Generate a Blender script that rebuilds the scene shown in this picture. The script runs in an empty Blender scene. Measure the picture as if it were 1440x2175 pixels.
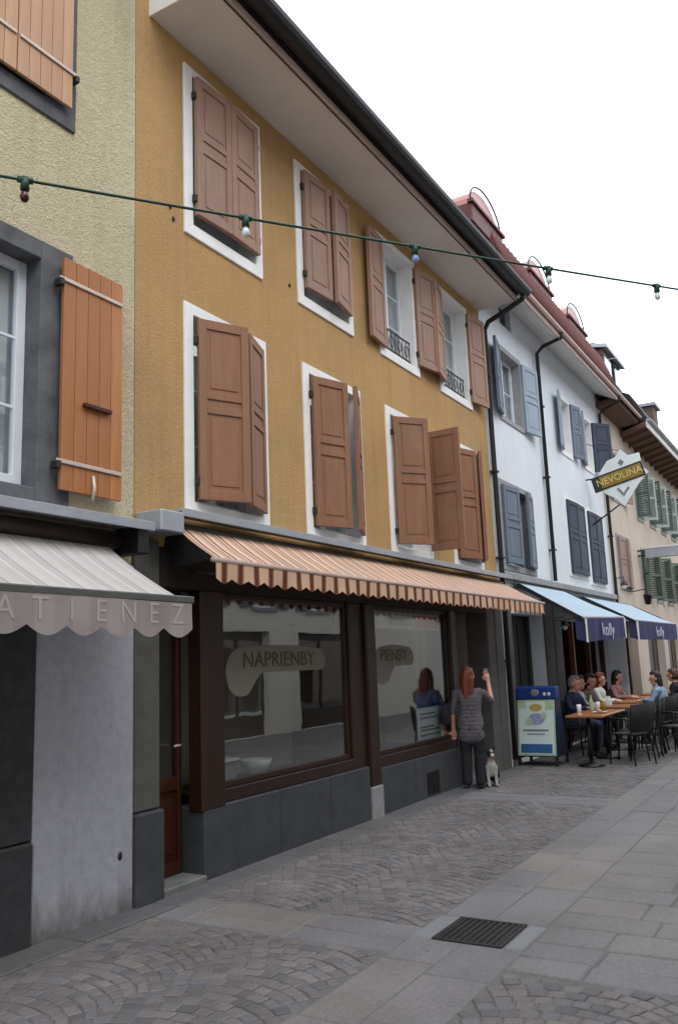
import bpy, bmesh, math, random
import numpy as np
from mathutils import noise as _mn
from mathutils import Vector, Matrix
random.seed(7); np.random.seed(7)
R_=math.radians; PI=math.pi
scene=bpy.context.scene
col=scene.collection

# ------------------------------------------------------------------ camera
CAMH=1.65
ROT=np.array([[ 0.50771232, 0.13223148, 0.85131841],[-0.86067886, 0.12167705, 0.49439518],[-0.0382113,-0.98372228, 0.17558577]])
cd=bpy.data.cameras.new('camera'); cam=bpy.data.objects.new('camera',cd); col.objects.link(cam)
cd.sensor_fit='VERTICAL'; cd.sensor_height=36; cd.sensor_width=36; cd.lens=29.89
cd.clip_start=0.05; cd.clip_end=2000
m3=Matrix(((ROT[0][0],-ROT[0][1],-ROT[0][2]),(ROT[1][0],-ROT[1][1],-ROT[1][2]),(ROT[2][0],-ROT[2][1],-ROT[2][2])))
cam.matrix_world=Matrix.Translation((0,0,CAMH))@m3.to_4x4()
scene.camera=cam
# ------------------------------------------------------------------ sky, sun, exposure
SUN_EL,SUN_AZ=R_(55),R_(205)
w=bpy.data.worlds.new('World'); scene.world=w; w.use_nodes=True
nt=w.node_tree; nt.nodes.clear()
wo=nt.nodes.new('ShaderNodeOutputWorld'); bg=nt.nodes.new('ShaderNodeBackground')
sky=nt.nodes.new('ShaderNodeTexSky'); sky.sky_type='NISHITA'; sky.sun_disc=False
sky.sun_elevation=SUN_EL; sky.sun_rotation=SUN_AZ
mx=nt.nodes.new('ShaderNodeMix'); mx.data_type='RGBA'; mx.inputs[0].default_value=0.88   # cloud deck over the blue sky
nt.links.new(sky.outputs[0],mx.inputs[6]); mx.inputs[7].default_value=(9.2,9.75,10.6,1)
nt.links.new(mx.outputs[2],bg.inputs[0]); bg.inputs[1].default_value=0.1
nt.links.new(bg.outputs[0],wo.inputs[0])
sd=bpy.data.lights.new('sun','SUN'); sd.energy=0.5; sd.angle=R_(40); sd.color=(1,.96,.9)
so=bpy.data.objects.new('sun',sd); col.objects.link(so)
dv=Vector((math.sin(SUN_AZ)*math.cos(SUN_EL),math.cos(SUN_AZ)*math.cos(SUN_EL),math.sin(SUN_EL)))
so.rotation_euler=dv.to_track_quat('Z','Y').to_euler(); so.location=(0,-20,40)
vs=scene.view_settings; vs.view_transform='Standard'; vs.look='None'; vs.gamma=1; vs.exposure=1.25
scene.render.engine='CYCLES'
scene.render.resolution_x=677; scene.render.resolution_y=1024

# ------------------------------------------------------------------ materials
def S(r,g,b):
    f=lambda c:(c/255/12.92 if c/255<=.04045 else ((c/255+.055)/1.055)**2.4)
    return (f(r),f(g),f(b),1)
def mul(c,k): return (min(c[0]*k,1),min(c[1]*k,1),min(c[2]*k,1),1)
MATS={}
def base_mat(name):
    m=bpy.data.materials.new(name); m.use_nodes=True
    n=m.node_tree; n.nodes.clear()
    o=n.nodes.new('ShaderNodeOutputMaterial'); p=n.nodes.new('ShaderNodeBsdfPrincipled')
    n.links.new(p.outputs[0],o.inputs[0]); MATS[name]=m
    return m,n,p,o
def N(n,t,**kw):
    x=n.nodes.new(t)
    for k,v in kw.items(): setattr(x,k,v)
    return x
def mixc(n,fac,a,b,blend='MIX'):
    x=N(n,'ShaderNodeMix',data_type='RGBA',blend_type=blend)
    for sock,v in ((0,fac),(6,a),(7,b)):
        if hasattr(v,'links') or hasattr(v,'is_linked'): n.links.new(v,x.inputs[sock])
        else: x.inputs[sock].default_value=v
    return x.outputs[2]
def ramp(n,src,a,b):
    r=N(n,'ShaderNodeMapRange'); r.inputs[1].default_value=a; r.inputs[2].default_value=b
    n.links.new(src,r.inputs[0]); return r.outputs[0]
def noise(n,vec,scale,detail=4,rough=.55):
    x=N(n,'ShaderNodeTexNoise'); x.inputs['Scale'].default_value=scale; x.inputs['Detail'].default_value=detail
    x.inputs['Roughness'].default_value=rough
    if vec is not None: n.links.new(vec,x.inputs['Vector'])
    return x.outputs[0]
def wpos(n):
    return N(n,'ShaderNodeNewGeometry').outputs['Position']
def opos(n):
    return N(n,'ShaderNodeTexCoord').outputs['Object']
def scalev(n,v,s):
    x=N(n,'ShaderNodeVectorMath',operation='MULTIPLY'); n.links.new(v,x.inputs[0]); x.inputs[1].default_value=s; return x.outputs[0]
def stucco(name,c,dark=.72,light=1.18,fine=45,bump=.35,streak=.35,stain=None,hue=None):
    m,n,p,o=base_mat(name); v=wpos(n)
    c0=c
    a=mixc(n,ramp(n,noise(n,v,.9,5),.3,.7),mul(c,dark),mul(c,light))
    a2=mixc(n,ramp(n,noise(n,v,fine,3,.7),.3,.7),mul(c,.72),mul(c,1.22))
    b=mixc(n,.42,a,a2)
    if hue: b=mixc(n,ramp(n,noise(n,v,.55,4,.6),.42,.62),b,mixc(n,.55,b,hue))
    pt=N(n,'ShaderNodeMath',operation='MULTIPLY'); n.links.new(ramp(n,noise(n,v,3.4,6,.7),.58,.72),pt.inputs[0]); pt.inputs[1].default_value=streak*.7
    b=mixc(n,pt.outputs[0],b,stain or mul(c,.55))
    st=ramp(n,noise(n,scalev(n,v,(5.2,5.2,.3)),1.5,5,.65),.48,.74)
    sf=N(n,'ShaderNodeMath',operation='MULTIPLY'); n.links.new(st,sf.inputs[0]); sf.inputs[1].default_value=streak
    b=mixc(n,sf.outputs[0],b,stain or mul(c,.55))
    n.links.new(b,p.inputs['Base Color']); p.inputs['Roughness'].default_value=.93
    h1=noise(n,v,fine,3,.6); h2=noise(n,v,fine*3.2,2,.6)
    ad=N(n,'ShaderNodeMath',operation='ADD'); n.links.new(h1,ad.inputs[0]); n.links.new(h2,ad.inputs[1])
    bp=N(n,'ShaderNodeBump'); bp.inputs['Strength'].default_value=bump; bp.inputs['Distance'].default_value=.02
    n.links.new(ad.outputs[0],bp.inputs['Height']); n.links.new(bp.outputs[0],p.inputs['Normal'])
    return m
def plain(name,c,rough=.6,metal=0,var=.12,scale=9,bump=.0,spec=.5,stretch=None,obj=False,bscale=None):
    m,n,p,o=base_mat(name); v=opos(n) if obj else wpos(n)
    if stretch: v=scalev(n,v,stretch)
    f=ramp(n,noise(n,v,scale,5,.6),.25,.75)
    b=mixc(n,f,mul(c,1-var),mul(c,1+var))
    oi=N(n,'ShaderNodeObjectInfo')
    rr=N(n,'ShaderNodeMapRange'); rr.inputs[3].default_value=.0; rr.inputs[4].default_value=var*.9
    n.links.new(oi.outputs['Random'],rr.inputs[0])
    b=mixc(n,rr.outputs[0],b,mul(c,.35))
    n.links.new(b,p.inputs['Base Color']); p.inputs['Roughness'].default_value=rough; p.inputs['Metallic'].default_value=metal
    p.inputs['Specular IOR Level'].default_value=spec
    if bump:
        bp=N(n,'ShaderNodeBump'); bp.inputs['Strength'].default_value=bump; bp.inputs['Distance'].default_value=.01
        n.links.new(noise(n,v,bscale or scale*4,3,.6),bp.inputs['Height']); n.links.new(bp.outputs[0],p.inputs['Normal'])
    return m
def paint(name,c,wear,amt=.5):
    m,n,p,o=base_mat(name); v=opos(n); oi=N(n,'ShaderNodeObjectInfo')
    of=N(n,'ShaderNodeVectorMath',operation='ADD'); n.links.new(v,of.inputs[0])
    cb=N(n,'ShaderNodeCombineXYZ'); sc=N(n,'ShaderNodeMath',operation='MULTIPLY'); n.links.new(oi.outputs['Random'],sc.inputs[0]); sc.inputs[1].default_value=37.
    for i in range(3): n.links.new(sc.outputs[0],cb.inputs[i])
    n.links.new(cb.outputs[0],of.inputs[1]); v=of.outputs[0]
    g=noise(n,scalev(n,v,(16,16,1.1)),1.5,6,.7); b=mixc(n,ramp(n,g,.28,.72),mul(c,.82),mul(c,1.16))
    rr=ramp(n,oi.outputs['Random'],-.3,1.3); b=mixc(n,rr,mixc(n,1,b,(.9,.88,.86,1),'MULTIPLY'),mixc(n,1,b,(1.1,1.08,1.06,1),'MULTIPLY'))
    f=N(n,'ShaderNodeMath',operation='MULTIPLY'); n.links.new(ramp(n,noise(n,scalev(n,v,(2.2,2.2,1)),1.8,7,.72),.5,.75),f.inputs[0]); f.inputs[1].default_value=amt
    b=mixc(n,f.outputs[0],b,wear)
    ch=ramp(n,noise(n,scalev(n,v,(3,3,1.4)),9,5,.75),.70,.73); b=mixc(n,ch,b,mul(wear,1.25))
    n.links.new(b,p.inputs['Base Color']); rg=N(n,'ShaderNodeMapRange'); rg.inputs[3].default_value=.5; rg.inputs[4].default_value=.8; n.links.new(g,rg.inputs[0]); n.links.new(rg.outputs[0],p.inputs['Roughness'])
    bp=N(n,'ShaderNodeBump'); bp.inputs['Strength'].default_value=.2; bp.inputs['Distance'].default_value=.004; n.links.new(g,bp.inputs['Height']); n.links.new(bp.outputs[0],p.inputs['Normal'])
    return m
def wood(name,c,c2,rough=.6,grain=(30,30,1.4)):
    m,n,p,o=base_mat(name); v=scalev(n,opos(n),grain)
    g=noise(n,v,1.0,6,.65)
    oi=N(n,'ShaderNodeObjectInfo')
    b=mixc(n,ramp(n,g,.32,.68),c,c2)
    b=mixc(n,ramp(n,oi.outputs['Random'],-1.5,1.4),b,mul(c2,.75))
    n.links.new(b,p.inputs['Base Color']); p.inputs['Roughness'].default_value=rough
    bp=N(n,'ShaderNodeBump'); bp.inputs['Strength'].default_value=.25; bp.inputs['Distance'].default_value=.004
    n.links.new(g,bp.inputs['Height']); n.links.new(bp.outputs[0],p.inputs['Normal'])
    return m
def glass(name,tint=(1,1,1,1)):
    m=bpy.data.materials.new(name); m.use_nodes=True; n=m.node_tree; n.nodes.clear(); MATS[name]=m
    o=N(n,'ShaderNodeOutputMaterial'); t=N(n,'ShaderNodeBsdfTransparent'); g=N(n,'ShaderNodeBsdfGlossy'); x=N(n,'ShaderNodeMixShader')
    lw=N(n,'ShaderNodeLayerWeight'); lw.inputs[0].default_value=.5
    pw=N(n,'ShaderNodeMath',operation='POWER'); n.links.new(lw.outputs['Facing'],pw.inputs[0]); pw.inputs[1].default_value=4.5
    fr=N(n,'ShaderNodeMath',operation='MULTIPLY_ADD'); n.links.new(pw.outputs[0],fr.inputs[0]); fr.inputs[1].default_value=.80; fr.inputs[2].default_value=.18
    bp=N(n,'ShaderNodeBump'); bp.inputs['Strength'].default_value=.06; bp.inputs['Distance'].default_value=.02
    n.links.new(noise(n,wpos(n),1.7,2),bp.inputs['Height']); n.links.new(bp.outputs[0],g.inputs['Normal'])
    g.inputs['Roughness'].default_value=.01; t.inputs[0].default_value=tint
    n.links.new(fr.outputs[0],x.inputs[0]); n.links.new(t.outputs[0],x.inputs[1]); n.links.new(g.outputs[0],x.inputs[2]); n.links.new(x.outputs[0],o.inputs[0])
    return m
def stripes(name,bands,period,x0,rough=.85,trans=.25,fade=.15):
    """woven cloth with printed stripes running out from the wall: bands=[(end_fraction,colour)...] along world x"""
    m,n,p,o=base_mat(name)
    sx=N(n,'ShaderNodeSeparateXYZ'); n.links.new(wpos(n),sx.inputs[0])
    a=N(n,'ShaderNodeMath',operation='ADD'); n.links.new(sx.outputs[0],a.inputs[0]); a.inputs[1].default_value=-x0+1000*period
    d=N(n,'ShaderNodeMath',operation='DIVIDE'); n.links.new(a.outputs[0],d.inputs[0]); d.inputs[1].default_value=period
    fr=N(n,'ShaderNodeMath',operation='FRACT'); n.links.new(d.outputs[0],fr.inputs[0])
    cr=N(n,'ShaderNodeValToRGB'); cr.color_ramp.interpolation='CONSTANT'
    el=cr.color_ramp.elements
    while len(el)>1: el.remove(el[-1])
    el[0].position=0; el[0].color=bands[0][1]
    for i in range(1,len(bands)):
        e=el.new(bands[i-1][0]); e.color=bands[i][1]
    n.links.new(fr.outputs[0],cr.inputs[0])
    g=ramp(n,noise(n,wpos(n),2.2,5),.3,.8)
    b=mixc(n,g,cr.outputs[0],(.5,.45,.42,1),'MULTIPLY')
    mm=N(n,'ShaderNodeMix',data_type='RGBA'); mm.inputs[0].default_value=fade
    n.links.new(cr.outputs[0],mm.inputs[6]); n.links.new(b,mm.inputs[7])
    n.links.new(mm.outputs[2],p.inputs['Base Color']); p.inputs['Roughness'].default_value=rough
    tr=N(n,'ShaderNodeBsdfTranslucent'); n.links.new(mm.outputs[2],tr.inputs[0])
    x=N(n,'ShaderNodeMixShader'); x.inputs[0].default_value=trans
    n.links.new(p.outputs[0],x.inputs[1]); n.links.new(tr.outputs[0],x.inputs[2]); n.links.new(x.outputs[0],o.inputs[0])
    return m
def stone_mat(name,cols,rough=.8,bump=.3,fscale=60,obj_rand=True):
    m,n,p,o=base_mat(name); v=wpos(n)
    oi=N(n,'ShaderNodeObjectInfo'); at=N(n,'ShaderNodeAttribute'); at.attribute_name='rnd'
    ad=N(n,'ShaderNodeMath',operation='ADD'); n.links.new(at.outputs['Fac'],ad.inputs[0])
    if obj_rand: n.links.new(oi.outputs['Random'],ad.inputs[1])
    else: ad.inputs[1].default_value=0
    fr=N(n,'ShaderNodeMath',operation='FRACT'); n.links.new(ad.outputs[0],fr.inputs[0])
    cr=N(n,'ShaderNodeValToRGB'); el=cr.color_ramp.elements
    while len(el)>1: el.remove(el[-1])
    el[0].position=0; el[0].color=cols[0]
    for i,c in enumerate(cols[1:],1):
        e=el.new(i/(len(cols)-1)); e.color=c
    n.links.new(fr.outputs[0],cr.inputs[0])
    f1=ramp(n,noise(n,v,fscale,4,.7),.25,.75)
    b=mixc(n,f1,mixc(n,1,cr.outputs[0],(.74,.74,.74,1),'MULTIPLY'),mixc(n,1,cr.outputs[0],(1.24,1.22,1.2,1),'MULTIPLY'))
    f2=ramp(n,noise(n,v,1.3,5),.35,.75)
    b=mixc(n,f2,b,mixc(n,1,b,(.72,.71,.7,1),'MULTIPLY'))
    vo=N(n,'ShaderNodeTexVoronoi'); vo.inputs['Scale'].default_value=2.3; n.links.new(v,vo.inputs['Vector'])      # trodden gum and spots
    gm=N(n,'ShaderNodeMapRange'); gm.inputs[1].default_value=.045; gm.inputs[2].default_value=.06; gm.inputs[3].default_value=.55; gm.inputs[4].default_value=0; n.links.new(vo.outputs[0],gm.inputs[0])
    b=mixc(n,gm.outputs[0],b,(.045,.043,.042,1))
    b=mixc(n,ramp(n,noise(n,v,.45,6,.62),.52,.7),b,mixc(n,1,b,(.86,.83,.8,1),'MULTIPLY'))
    n.links.new(b,p.inputs['Base Color']); 
    n.links.new(ramp(n,f2,-1.2,1.4),p.inputs['Roughness'])
    rg=N(n,'ShaderNodeMapRange'); rg.inputs[3].default_value=rough-.15; rg.inputs[4].default_value=rough+.1
    n.links.new(noise(n,v,3.1,4),rg.inputs[0]); n.links.new(rg.outputs[0],p.inputs['Roughness'])
    bp=N(n,'ShaderNodeBump'); bp.inputs['Strength'].default_value=bump; bp.inputs['Distance'].default_value=.006
    n.links.new(noise(n,v,fscale*.6,4,.65),bp.inputs['Height']); n.links.new(bp.outputs[0],p.inputs['Normal'])
    return m

stucco('ochre_stucco',S(186,151,100),fine=38,bump=.55,streak=.28,stain=S(128,104,76),hue=S(192,150,92))
stucco('olive_stucco',S(202,190,158),fine=26,bump=.8,streak=.3,stain=S(146,138,110),hue=S(204,194,156))
stucco('white_stucco',S(223,228,232),dark=.92,light=1.04,fine=40,bump=.2,streak=.15,stain=S(160,165,168))
stucco('pink_beige_stucco',S(203,190,175),dark=.88,light=1.08,fine=40,bump=.25,streak=.3,stain=S(160,140,128))
stucco('grey_plaster',S(162,162,170),dark=.9,light=1.06,fine=14,bump=.12,streak=.3,stain=S(96,95,88))
m_=stucco('panel_plaster',S(170,170,178),dark=.92,light=1.05,fine=14,bump=.12,streak=.14,stain=S(96,95,88))
_n=m_.node_tree; _p=[x for x in _n.nodes if x.type=='BSDF_PRINCIPLED'][0]; _src=_p.inputs['Base Color'].links[0].from_socket
_sx=N(_n,'ShaderNodeSeparateXYZ'); _n.links.new(wpos(_n),_sx.inputs[0])      # rising damp and splashed dirt
_nz=noise(_n,scalev(_n,wpos(_n),(3,3,1.2)),1.6,6,.65); _ad=N(_n,'ShaderNodeMath',operation='MULTIPLY_ADD'); _n.links.new(_nz,_ad.inputs[0]); _ad.inputs[1].default_value=.9; _ad.inputs[2].default_value=-.30
_sb=N(_n,'ShaderNodeMath',operation='SUBTRACT'); _n.links.new(_ad.outputs[0],_sb.inputs[0]); _n.links.new(_sx.outputs[2],_sb.inputs[1])
_n.links.new(mixc(_n,ramp(_n,_sb.outputs[0],-.12,.25),_src,S(92,92,82)),_p.inputs['Base Color'])
stucco('opposite_plaster',S(226,220,206),dark=.9,light=1.05,fine=20,bump=.1,streak=.2)
stucco('opposite_render',S(214,209,202),dark=.9,light=1.05,fine=20,bump=.1,streak=.2)
plain('white_paint',S(240,238,235),.7,var=.07,scale=6,bump=.12)
plain('window_white',S(225,230,235),.45,var=.05,scale=5)
plain('soffit_paint',S(226,220,214),.85,var=.06,scale=1.6)
plain('soffit_brown',S(110,82,68),.85,var=.2,scale=3,stretch=(1,6,6))
plain('fascia_pink',S(186,164,154),.7,var=.12,scale=4)
plain('black_metal',S(24,22,23),.45,var=.2,scale=7)
plain('roof_dark',S(50,44,44),.8,var=.3,scale=9,bump=.3)
plain('roof_red',S(94,47,40),.85,var=.4,scale=7,bump=.4)
plain('roof_brown',S(92,72,62),.85,var=.35,scale=7,bump=.4)
plain('copper_red',S(98,40,34),.55,var=.2,scale=5)
plain('pink_glazing',S(172,116,106),.3,var=.05,scale=3)
plain('gutter_copper',S(226,196,184),.5,var=.15,scale=4)
plain('grey_zinc',S(168,172,178),.5,metal=.35,var=.12,scale=5)
plain('dark_grey_metal',S(92,92,88),.5,metal=.3,var=.15,scale=6)
paint('shutter_faded',S(156,122,103),S(174,150,134),.5)
paint('shutter_brown',S(139,99,73),S(158,127,102),.45)
paint('shutter_slate',S(104,116,130),S(134,144,152),0.5)
paint('shutter_pale_slate',S(146,160,174),S(176,184,190),0.5)
paint('shutter_navy',S(52,62,78),S(84,92,104),0.35)
paint('shutter_green',S(92,108,98),S(132,142,134),0.5)
plain('shutter_pale',S(172,182,178),.6,var=.08,scale=3,obj=True)
paint('shutter_pink',S(154,130,124),S(176,160,150),0.5)
plain('iron',S(38,34,32),.6,var=.2,scale=15)
plain('steel_strap',S(205,190,176),.5,metal=.2,var=.12,scale=12)
wood('orange_wood',S(216,152,94),S(176,110,60),.55,grain=(26,26,1.2))
wood('pale_wood',S(222,182,148),S(196,150,114),.6,grain=(26,26,1.2))
wood('brown_wood',S(72,39,17),S(38,20,10),.42,grain=(24,24,1.5))
wood('door_wood',S(98,45,24),S(60,27,15),.4,grain=(24,24,1.5))
wood('table_wood',S(206,140,82),S(168,104,56),.4,grain=(3,26,26))
plain('dark_stone',S(56,57,58),.85,var=.3,scale=11,bump=.35)
plain('slate_stone',S(93,94,97),.85,var=.42,scale=5,bump=.6)
plain('plinth_stone',S(64,66,69),.8,var=.3,scale=5,bump=.3)
plain('pale_stone',S(150,150,150),.8,var=.18,scale=9,bump=.25)
plain('step_stone',S(112,114,110),.85,var=.25,scale=8,bump=.3)
plain('pier_stone',S(92,91,87),.82,var=.22,scale=7,bump=.3)
plain('dark_room',S(40,32,27),.9,var=.3,scale=2)
plain('grey_room',S(158,153,143),.9,var=.12,scale=1.5)
plain('red_room',S(54,24,20),.8,var=.3,scale=2)
plain('curtain',S(214,218,222),.9,var=.12,scale=2,stretch=(14,14,.5))
plain('string_green',S(20,66,46),.5,var=.2,scale=20)
plain('dark_red_bulb',S(70,16,18),.2,var=.1,scale=20)
plain('clear_bulb',S(224,234,238),.12,var=.03,scale=20)
plain('blue_bulb',S(120,140,190),.12,var=.05,scale=20)
plain('sign_blue',S(20,52,120),.4,var=.1,scale=5)
plain('sign_blue_dark',S(14,30,66),.45,var=.15,scale=5)
plain('poster_white',S(206,218,214),.5,var=.05,scale=8)
plain('poster_blue',S(34,92,140),.5,var=.12,scale=6)
plain('poster_gold',S(180,160,70),.5,var=.15,scale=14)
plain('poster_lilac',S(150,150,190),.5,var=.15,scale=14)
plain('poster_grey',S(120,126,124),.5,var=.15,scale=14)
plain('poster_green',S(168,192,156),.5,var=.2,scale=9)
plain('poster_red',S(190,40,48),.5,var=.1,scale=9)
plain('sign_white',S(226,230,226),.5,var=.05,scale=9)
plain('sign_ochre',S(150,118,36),.45,var=.2,scale=9)
plain('sign_dark',S(40,40,34),.45,var=.2,scale=9)
plain('sign_letter',S(216,198,130),.5,var=.1,scale=9)
plain('decal_cream',S(122,117,105),.6,var=.08,scale=9)
plain('decal_brown',S(82,70,59),.6,var=.1,scale=9)
plain('awning_letter',S(176,167,163),.85,var=.08,scale=9)
plain('valance_text',S(206,206,222),.85,var=.08,scale=9)
plain('wicker',S(34,32,32),.6,var=.3,scale=60,bump=.5)
plain('skin',S(214,160,138),.55,var=.06,scale=20)
plain('lip',S(170,92,88),.5,var=.05,scale=20)
plain('eye_dark',S(24,20,18),.2,var=.0,scale=9)
plain('hair_auburn',S(118,62,38),.5,var=.3,scale=50,stretch=(3,3,.4))
plain('hair_dark',S(38,30,28),.5,var=.3,scale=50)
plain('hair_grey',S(150,144,138),.5,var=.2,scale=50)
plain('hair_brown',S(84,58,42),.5,var=.3,scale=50)
plain('cloth_black',S(28,28,34),.85,var=.2,scale=14)
plain('cloth_navy',S(36,40,66),.85,var=.2,scale=14)
plain('cloth_jeans',S(62,76,104),.85,var=.2,scale=30)
plain('cloth_grey',S(190,196,194),.9,var=.1,scale=14)
plain('cloth_brown',S(120,100,90),.9,var=.15,scale=14)
plain('cloth_blue',S(140,160,184),.85,var=.15,scale=14)
plain('cloth_rose',S(176,132,126),.85,var=.2,scale=24)
plain('cloth_pattern',S(98,92,96),.9,var=.45,scale=26)
plain('shoe_white',S(220,220,216),.6,var=.06,scale=14)
plain('shoe_dark',S(34,32,32),.6,var=.1,scale=14)
plain('fur_white',S(170,166,160),.95,var=.08,scale=70,bump=.4)
plain('fur_black',S(28,26,26),.9,var=.2,scale=70,bump=.4)
plain('glass_ware',S(230,236,236),.1,var=.02,scale=9)
plain('lamp_white',S(238,236,226),.4,var=.03,scale=9)
glass('pane_glass',(.93,.95,.95,1))
stripes('awning_orange',[(.36,S(238,208,184)),(.44,S(190,136,108)),(.55,S(234,198,172)),(.62,S(144,92,70)),(.72,S(214,166,138)),(.86,S(238,208,184)),(1,S(112,64,46))],.2,5.02,trans=.2,fade=.35)
stripes('valance_orange',[(.12,S(98,48,30)),(.2,S(164,110,82)),(.8,S(218,184,154)),(.88,S(164,110,82)),(1,S(98,48,30))],.2,5.02,trans=.12)
stripes('awning_pale',[(.3,S(208,202,199)),(.36,S(228,223,219)),(.62,S(202,196,193)),(.68,S(180,174,172)),(1,S(216,210,206))],.27,4.5,trans=.2,fade=.3)
stripes('valance_pale',[(.5,S(172,162,158)),(1,S(164,154,151))],.27,4.5,trans=.1,fade=.8)
stripes('awning_blue',[(.5,S(186,208,224)),(1,S(194,214,230))],.5,13,trans=.2)
stripes('valance_navy',[(.5,S(66,66,108)),(1,S(62,62,102))],.5,13,trans=.1)
SETT_COLS=[S(103,100,100),S(122,117,116),S(111,109,113),S(129,122,118),S(98,96,99),S(120,113,109)]
stone_mat('sett_stone',SETT_COLS,rough=.72,fscale=55)
stone_mat('slab_stone',[S(124,120,119),S(131,126,122),S(120,119,123),S(127,124,126),S(133,128,123)],rough=.7,fscale=34)
stone_mat('course_stone',[S(119,116,115),S(129,124,121),S(121,119,120),S(134,128,122),S(114,112,113)],rough=.68,fscale=30)
stone_mat('wall_flag',[S(98,99,101),S(106,105,105),S(94,97,100)],rough=.75,fscale=34)
plain('light_slab',S(128,130,132),.75,var=.1,scale=20,bump=.2)
plain('mortar',S(110,107,104),.95,var=.22,scale=26,bump=.5)
# ------------------------------------------------------------------ mesh helpers
class MB:
    def __init__(s): s.v=[]; s.f=[]; s.m=[]; s.cur=0; s.sm=[]; s.smooth=False
    def add(s,vs,fs):
        b=len(s.v); s.v+= [tuple(map(float,p)) for p in vs]
        for f in fs: s.f.append(tuple(b+i for i in f)); s.m.append(s.cur); s.sm.append(s.smooth)
        return s
    def box(s,x0,x1,y0,y1,z0,z1):
        return s.add([(x0,y0,z0),(x1,y0,z0),(x1,y1,z0),(x0,y1,z0),(x0,y0,z1),(x1,y0,z1),(x1,y1,z1),(x0,y1,z1)],
              [(0,3,2,1),(4,5,6,7),(0,1,5,4),(1,2,6,5),(2,3,7,6),(3,0,4,7)])
    def bar(s,a,b,wd,dp,up=(0,0,1)):
        a=Vector(a); b=Vector(b); d=(b-a).normalized(); u=Vector(up)
        if abs(d.dot(u))>.98: u=Vector((0,1,0))
        r=d.cross(u).normalized()*wd/2; u2=r.cross(d).normalized()*dp/2
        P=[a-r-u2,a+r-u2,a+r+u2,a-r+u2,b-r-u2,b+r-u2,b+r+u2,b-r+u2]
        return s.add(P,[(0,1,2,3),(4,7,6,5),(0,4,5,1),(1,5,6,2),(2,6,7,3),(3,7,4,0)])
    def quad(s,a,b,c,d): return s.add([a,b,c,d],[(0,1,2,3)])
    def tube(s,pts,r,n=8,cap=True,rs=None):
        sm=s.smooth; s.smooth=True
        pts=[Vector(p) for p in pts]; k=len(pts); V=[]; F=[]
        up=None
        for i,p in enumerate(pts):
            d=(pts[min(i+1,k-1)]-pts[max(i-1,0)]).normalized()
            if up is None: up=Vector((0,0,1)) if abs(d.z)<.9 else Vector((0,1,0))
            rt=d.cross(up).normalized(); u2=rt.cross(d).normalized(); up=u2
            rr=rs[i] if rs else r
            for j in range(n):
                a=2*PI*j/n; V.append(p+rt*math.cos(a)*rr+u2*math.sin(a)*rr)
        for i in range(k-1):
            for j in range(n):
                j2=(j+1)%n; F.append((i*n+j,i*n+j2,(i+1)*n+j2,(i+1)*n+j))
        if cap: F.append(tuple(range(n-1,-1,-1))); F.append(tuple((k-1)*n+j for j in range(n)))
        s.add(V,F); s.smooth=sm; return s
    def lathe(s,prof,cx,cy,cz,n=14,ax='z'):
        sm=s.smooth; s.smooth=True
        V=[];F=[]
        for r,h in prof:
            for j in range(n):
                a=2*PI*j/n; V.append((cx+r*math.cos(a),cy+r*math.sin(a),cz+h))
        for i in range(len(prof)-1):
            for j in range(n):
                j2=(j+1)%n; F.append((i*n+j,i*n+j2,(i+1)*n+j2,(i+1)*n+j))
        F.append(tuple(range(n-1,-1,-1))); F.append(tuple((len(prof)-1)*n+j for j in range(n)))
        s.add(V,F); s.smooth=sm; return s
    def ball(s,c,r,n=10,sq=(1,1,1)):
        sm=s.smooth; s.smooth=True
        V=[];F=[]; k=max(5,n//2+1)
        for i in range(k+1):
            t=PI*i/k
            for j in range(n):
                a=2*PI*j/n; V.append((c[0]+r*sq[0]*math.sin(t)*math.cos(a),c[1]+r*sq[1]*math.sin(t)*math.sin(a),c[2]-r*sq[2]*math.cos(t)))
        for i in range(k):
            for j in range(n):
                j2=(j+1)%n; F.append((i*n+j,i*n+j2,(i+1)*n+j2,(i+1)*n+j))
        s.add(V,F); s.smooth=sm; return s
    def prism(s,poly,axis,a,b):
        """extrude a 2-D polygon between a and b along axis ('x','y','z')"""
        def P(u,v,t): return {'x':(t,u,v),'y':(u,t,v),'z':(u,v,t)}[axis]
        n=len(poly); V=[P(u,v,a) for u,v in poly]+[P(u,v,b) for u,v in poly]
        F=[tuple(range(n)),tuple(range(2*n-1,n-1,-1))]+[(i,i+n,(i+1)%n+n,(i+1)%n) for i in range(n)]
        return s.add(V,F)
    def mesh(s,name,mats,off=(0,0,0)):
        me=bpy.data.meshes.new(name)
        o=Vector(off)
        me.from_pydata([tuple(Vector(p)-o) for p in s.v],[],s.f)
        for x in (mats if isinstance(mats,(list,tuple)) else [mats]): me.materials.append(MATS[x])
        me.polygons.foreach_set('material_index',s.m); me.polygons.foreach_set('use_smooth',s.sm)
        bm=bmesh.new(); bm.from_mesh(me); bmesh.ops.recalc_face_normals(bm,faces=bm.faces); bm.to_mesh(me); bm.free()
        me.update(); return me
    def build(s,name,mats,parent=None,bevel=0,org=None):
        og=Vector(org) if org is not None else (ORG[parent] if parent is not None else Vector((0,0,0)))
        ob=bpy.data.objects.new(name,s.mesh(name,mats,og)); col.objects.link(ob)
        ORG[ob]=og
        if parent is not None:
            ob.parent=parent; ob.location=og-ORG[parent]
        else: ob.location=og
        if bevel: bev(ob,bevel)
        return ob
ORG={}
def bev(ob,wd,seg=1):
    b=ob.modifiers.new('bevel','BEVEL'); b.width=wd; b.segments=seg; b.limit_method='ANGLE'; b.angle_limit=R_(40)
def tag(o,label,cat,group=None):
    o['label']=label; o['category']=cat
    if group: o['group']=group
    return o
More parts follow.
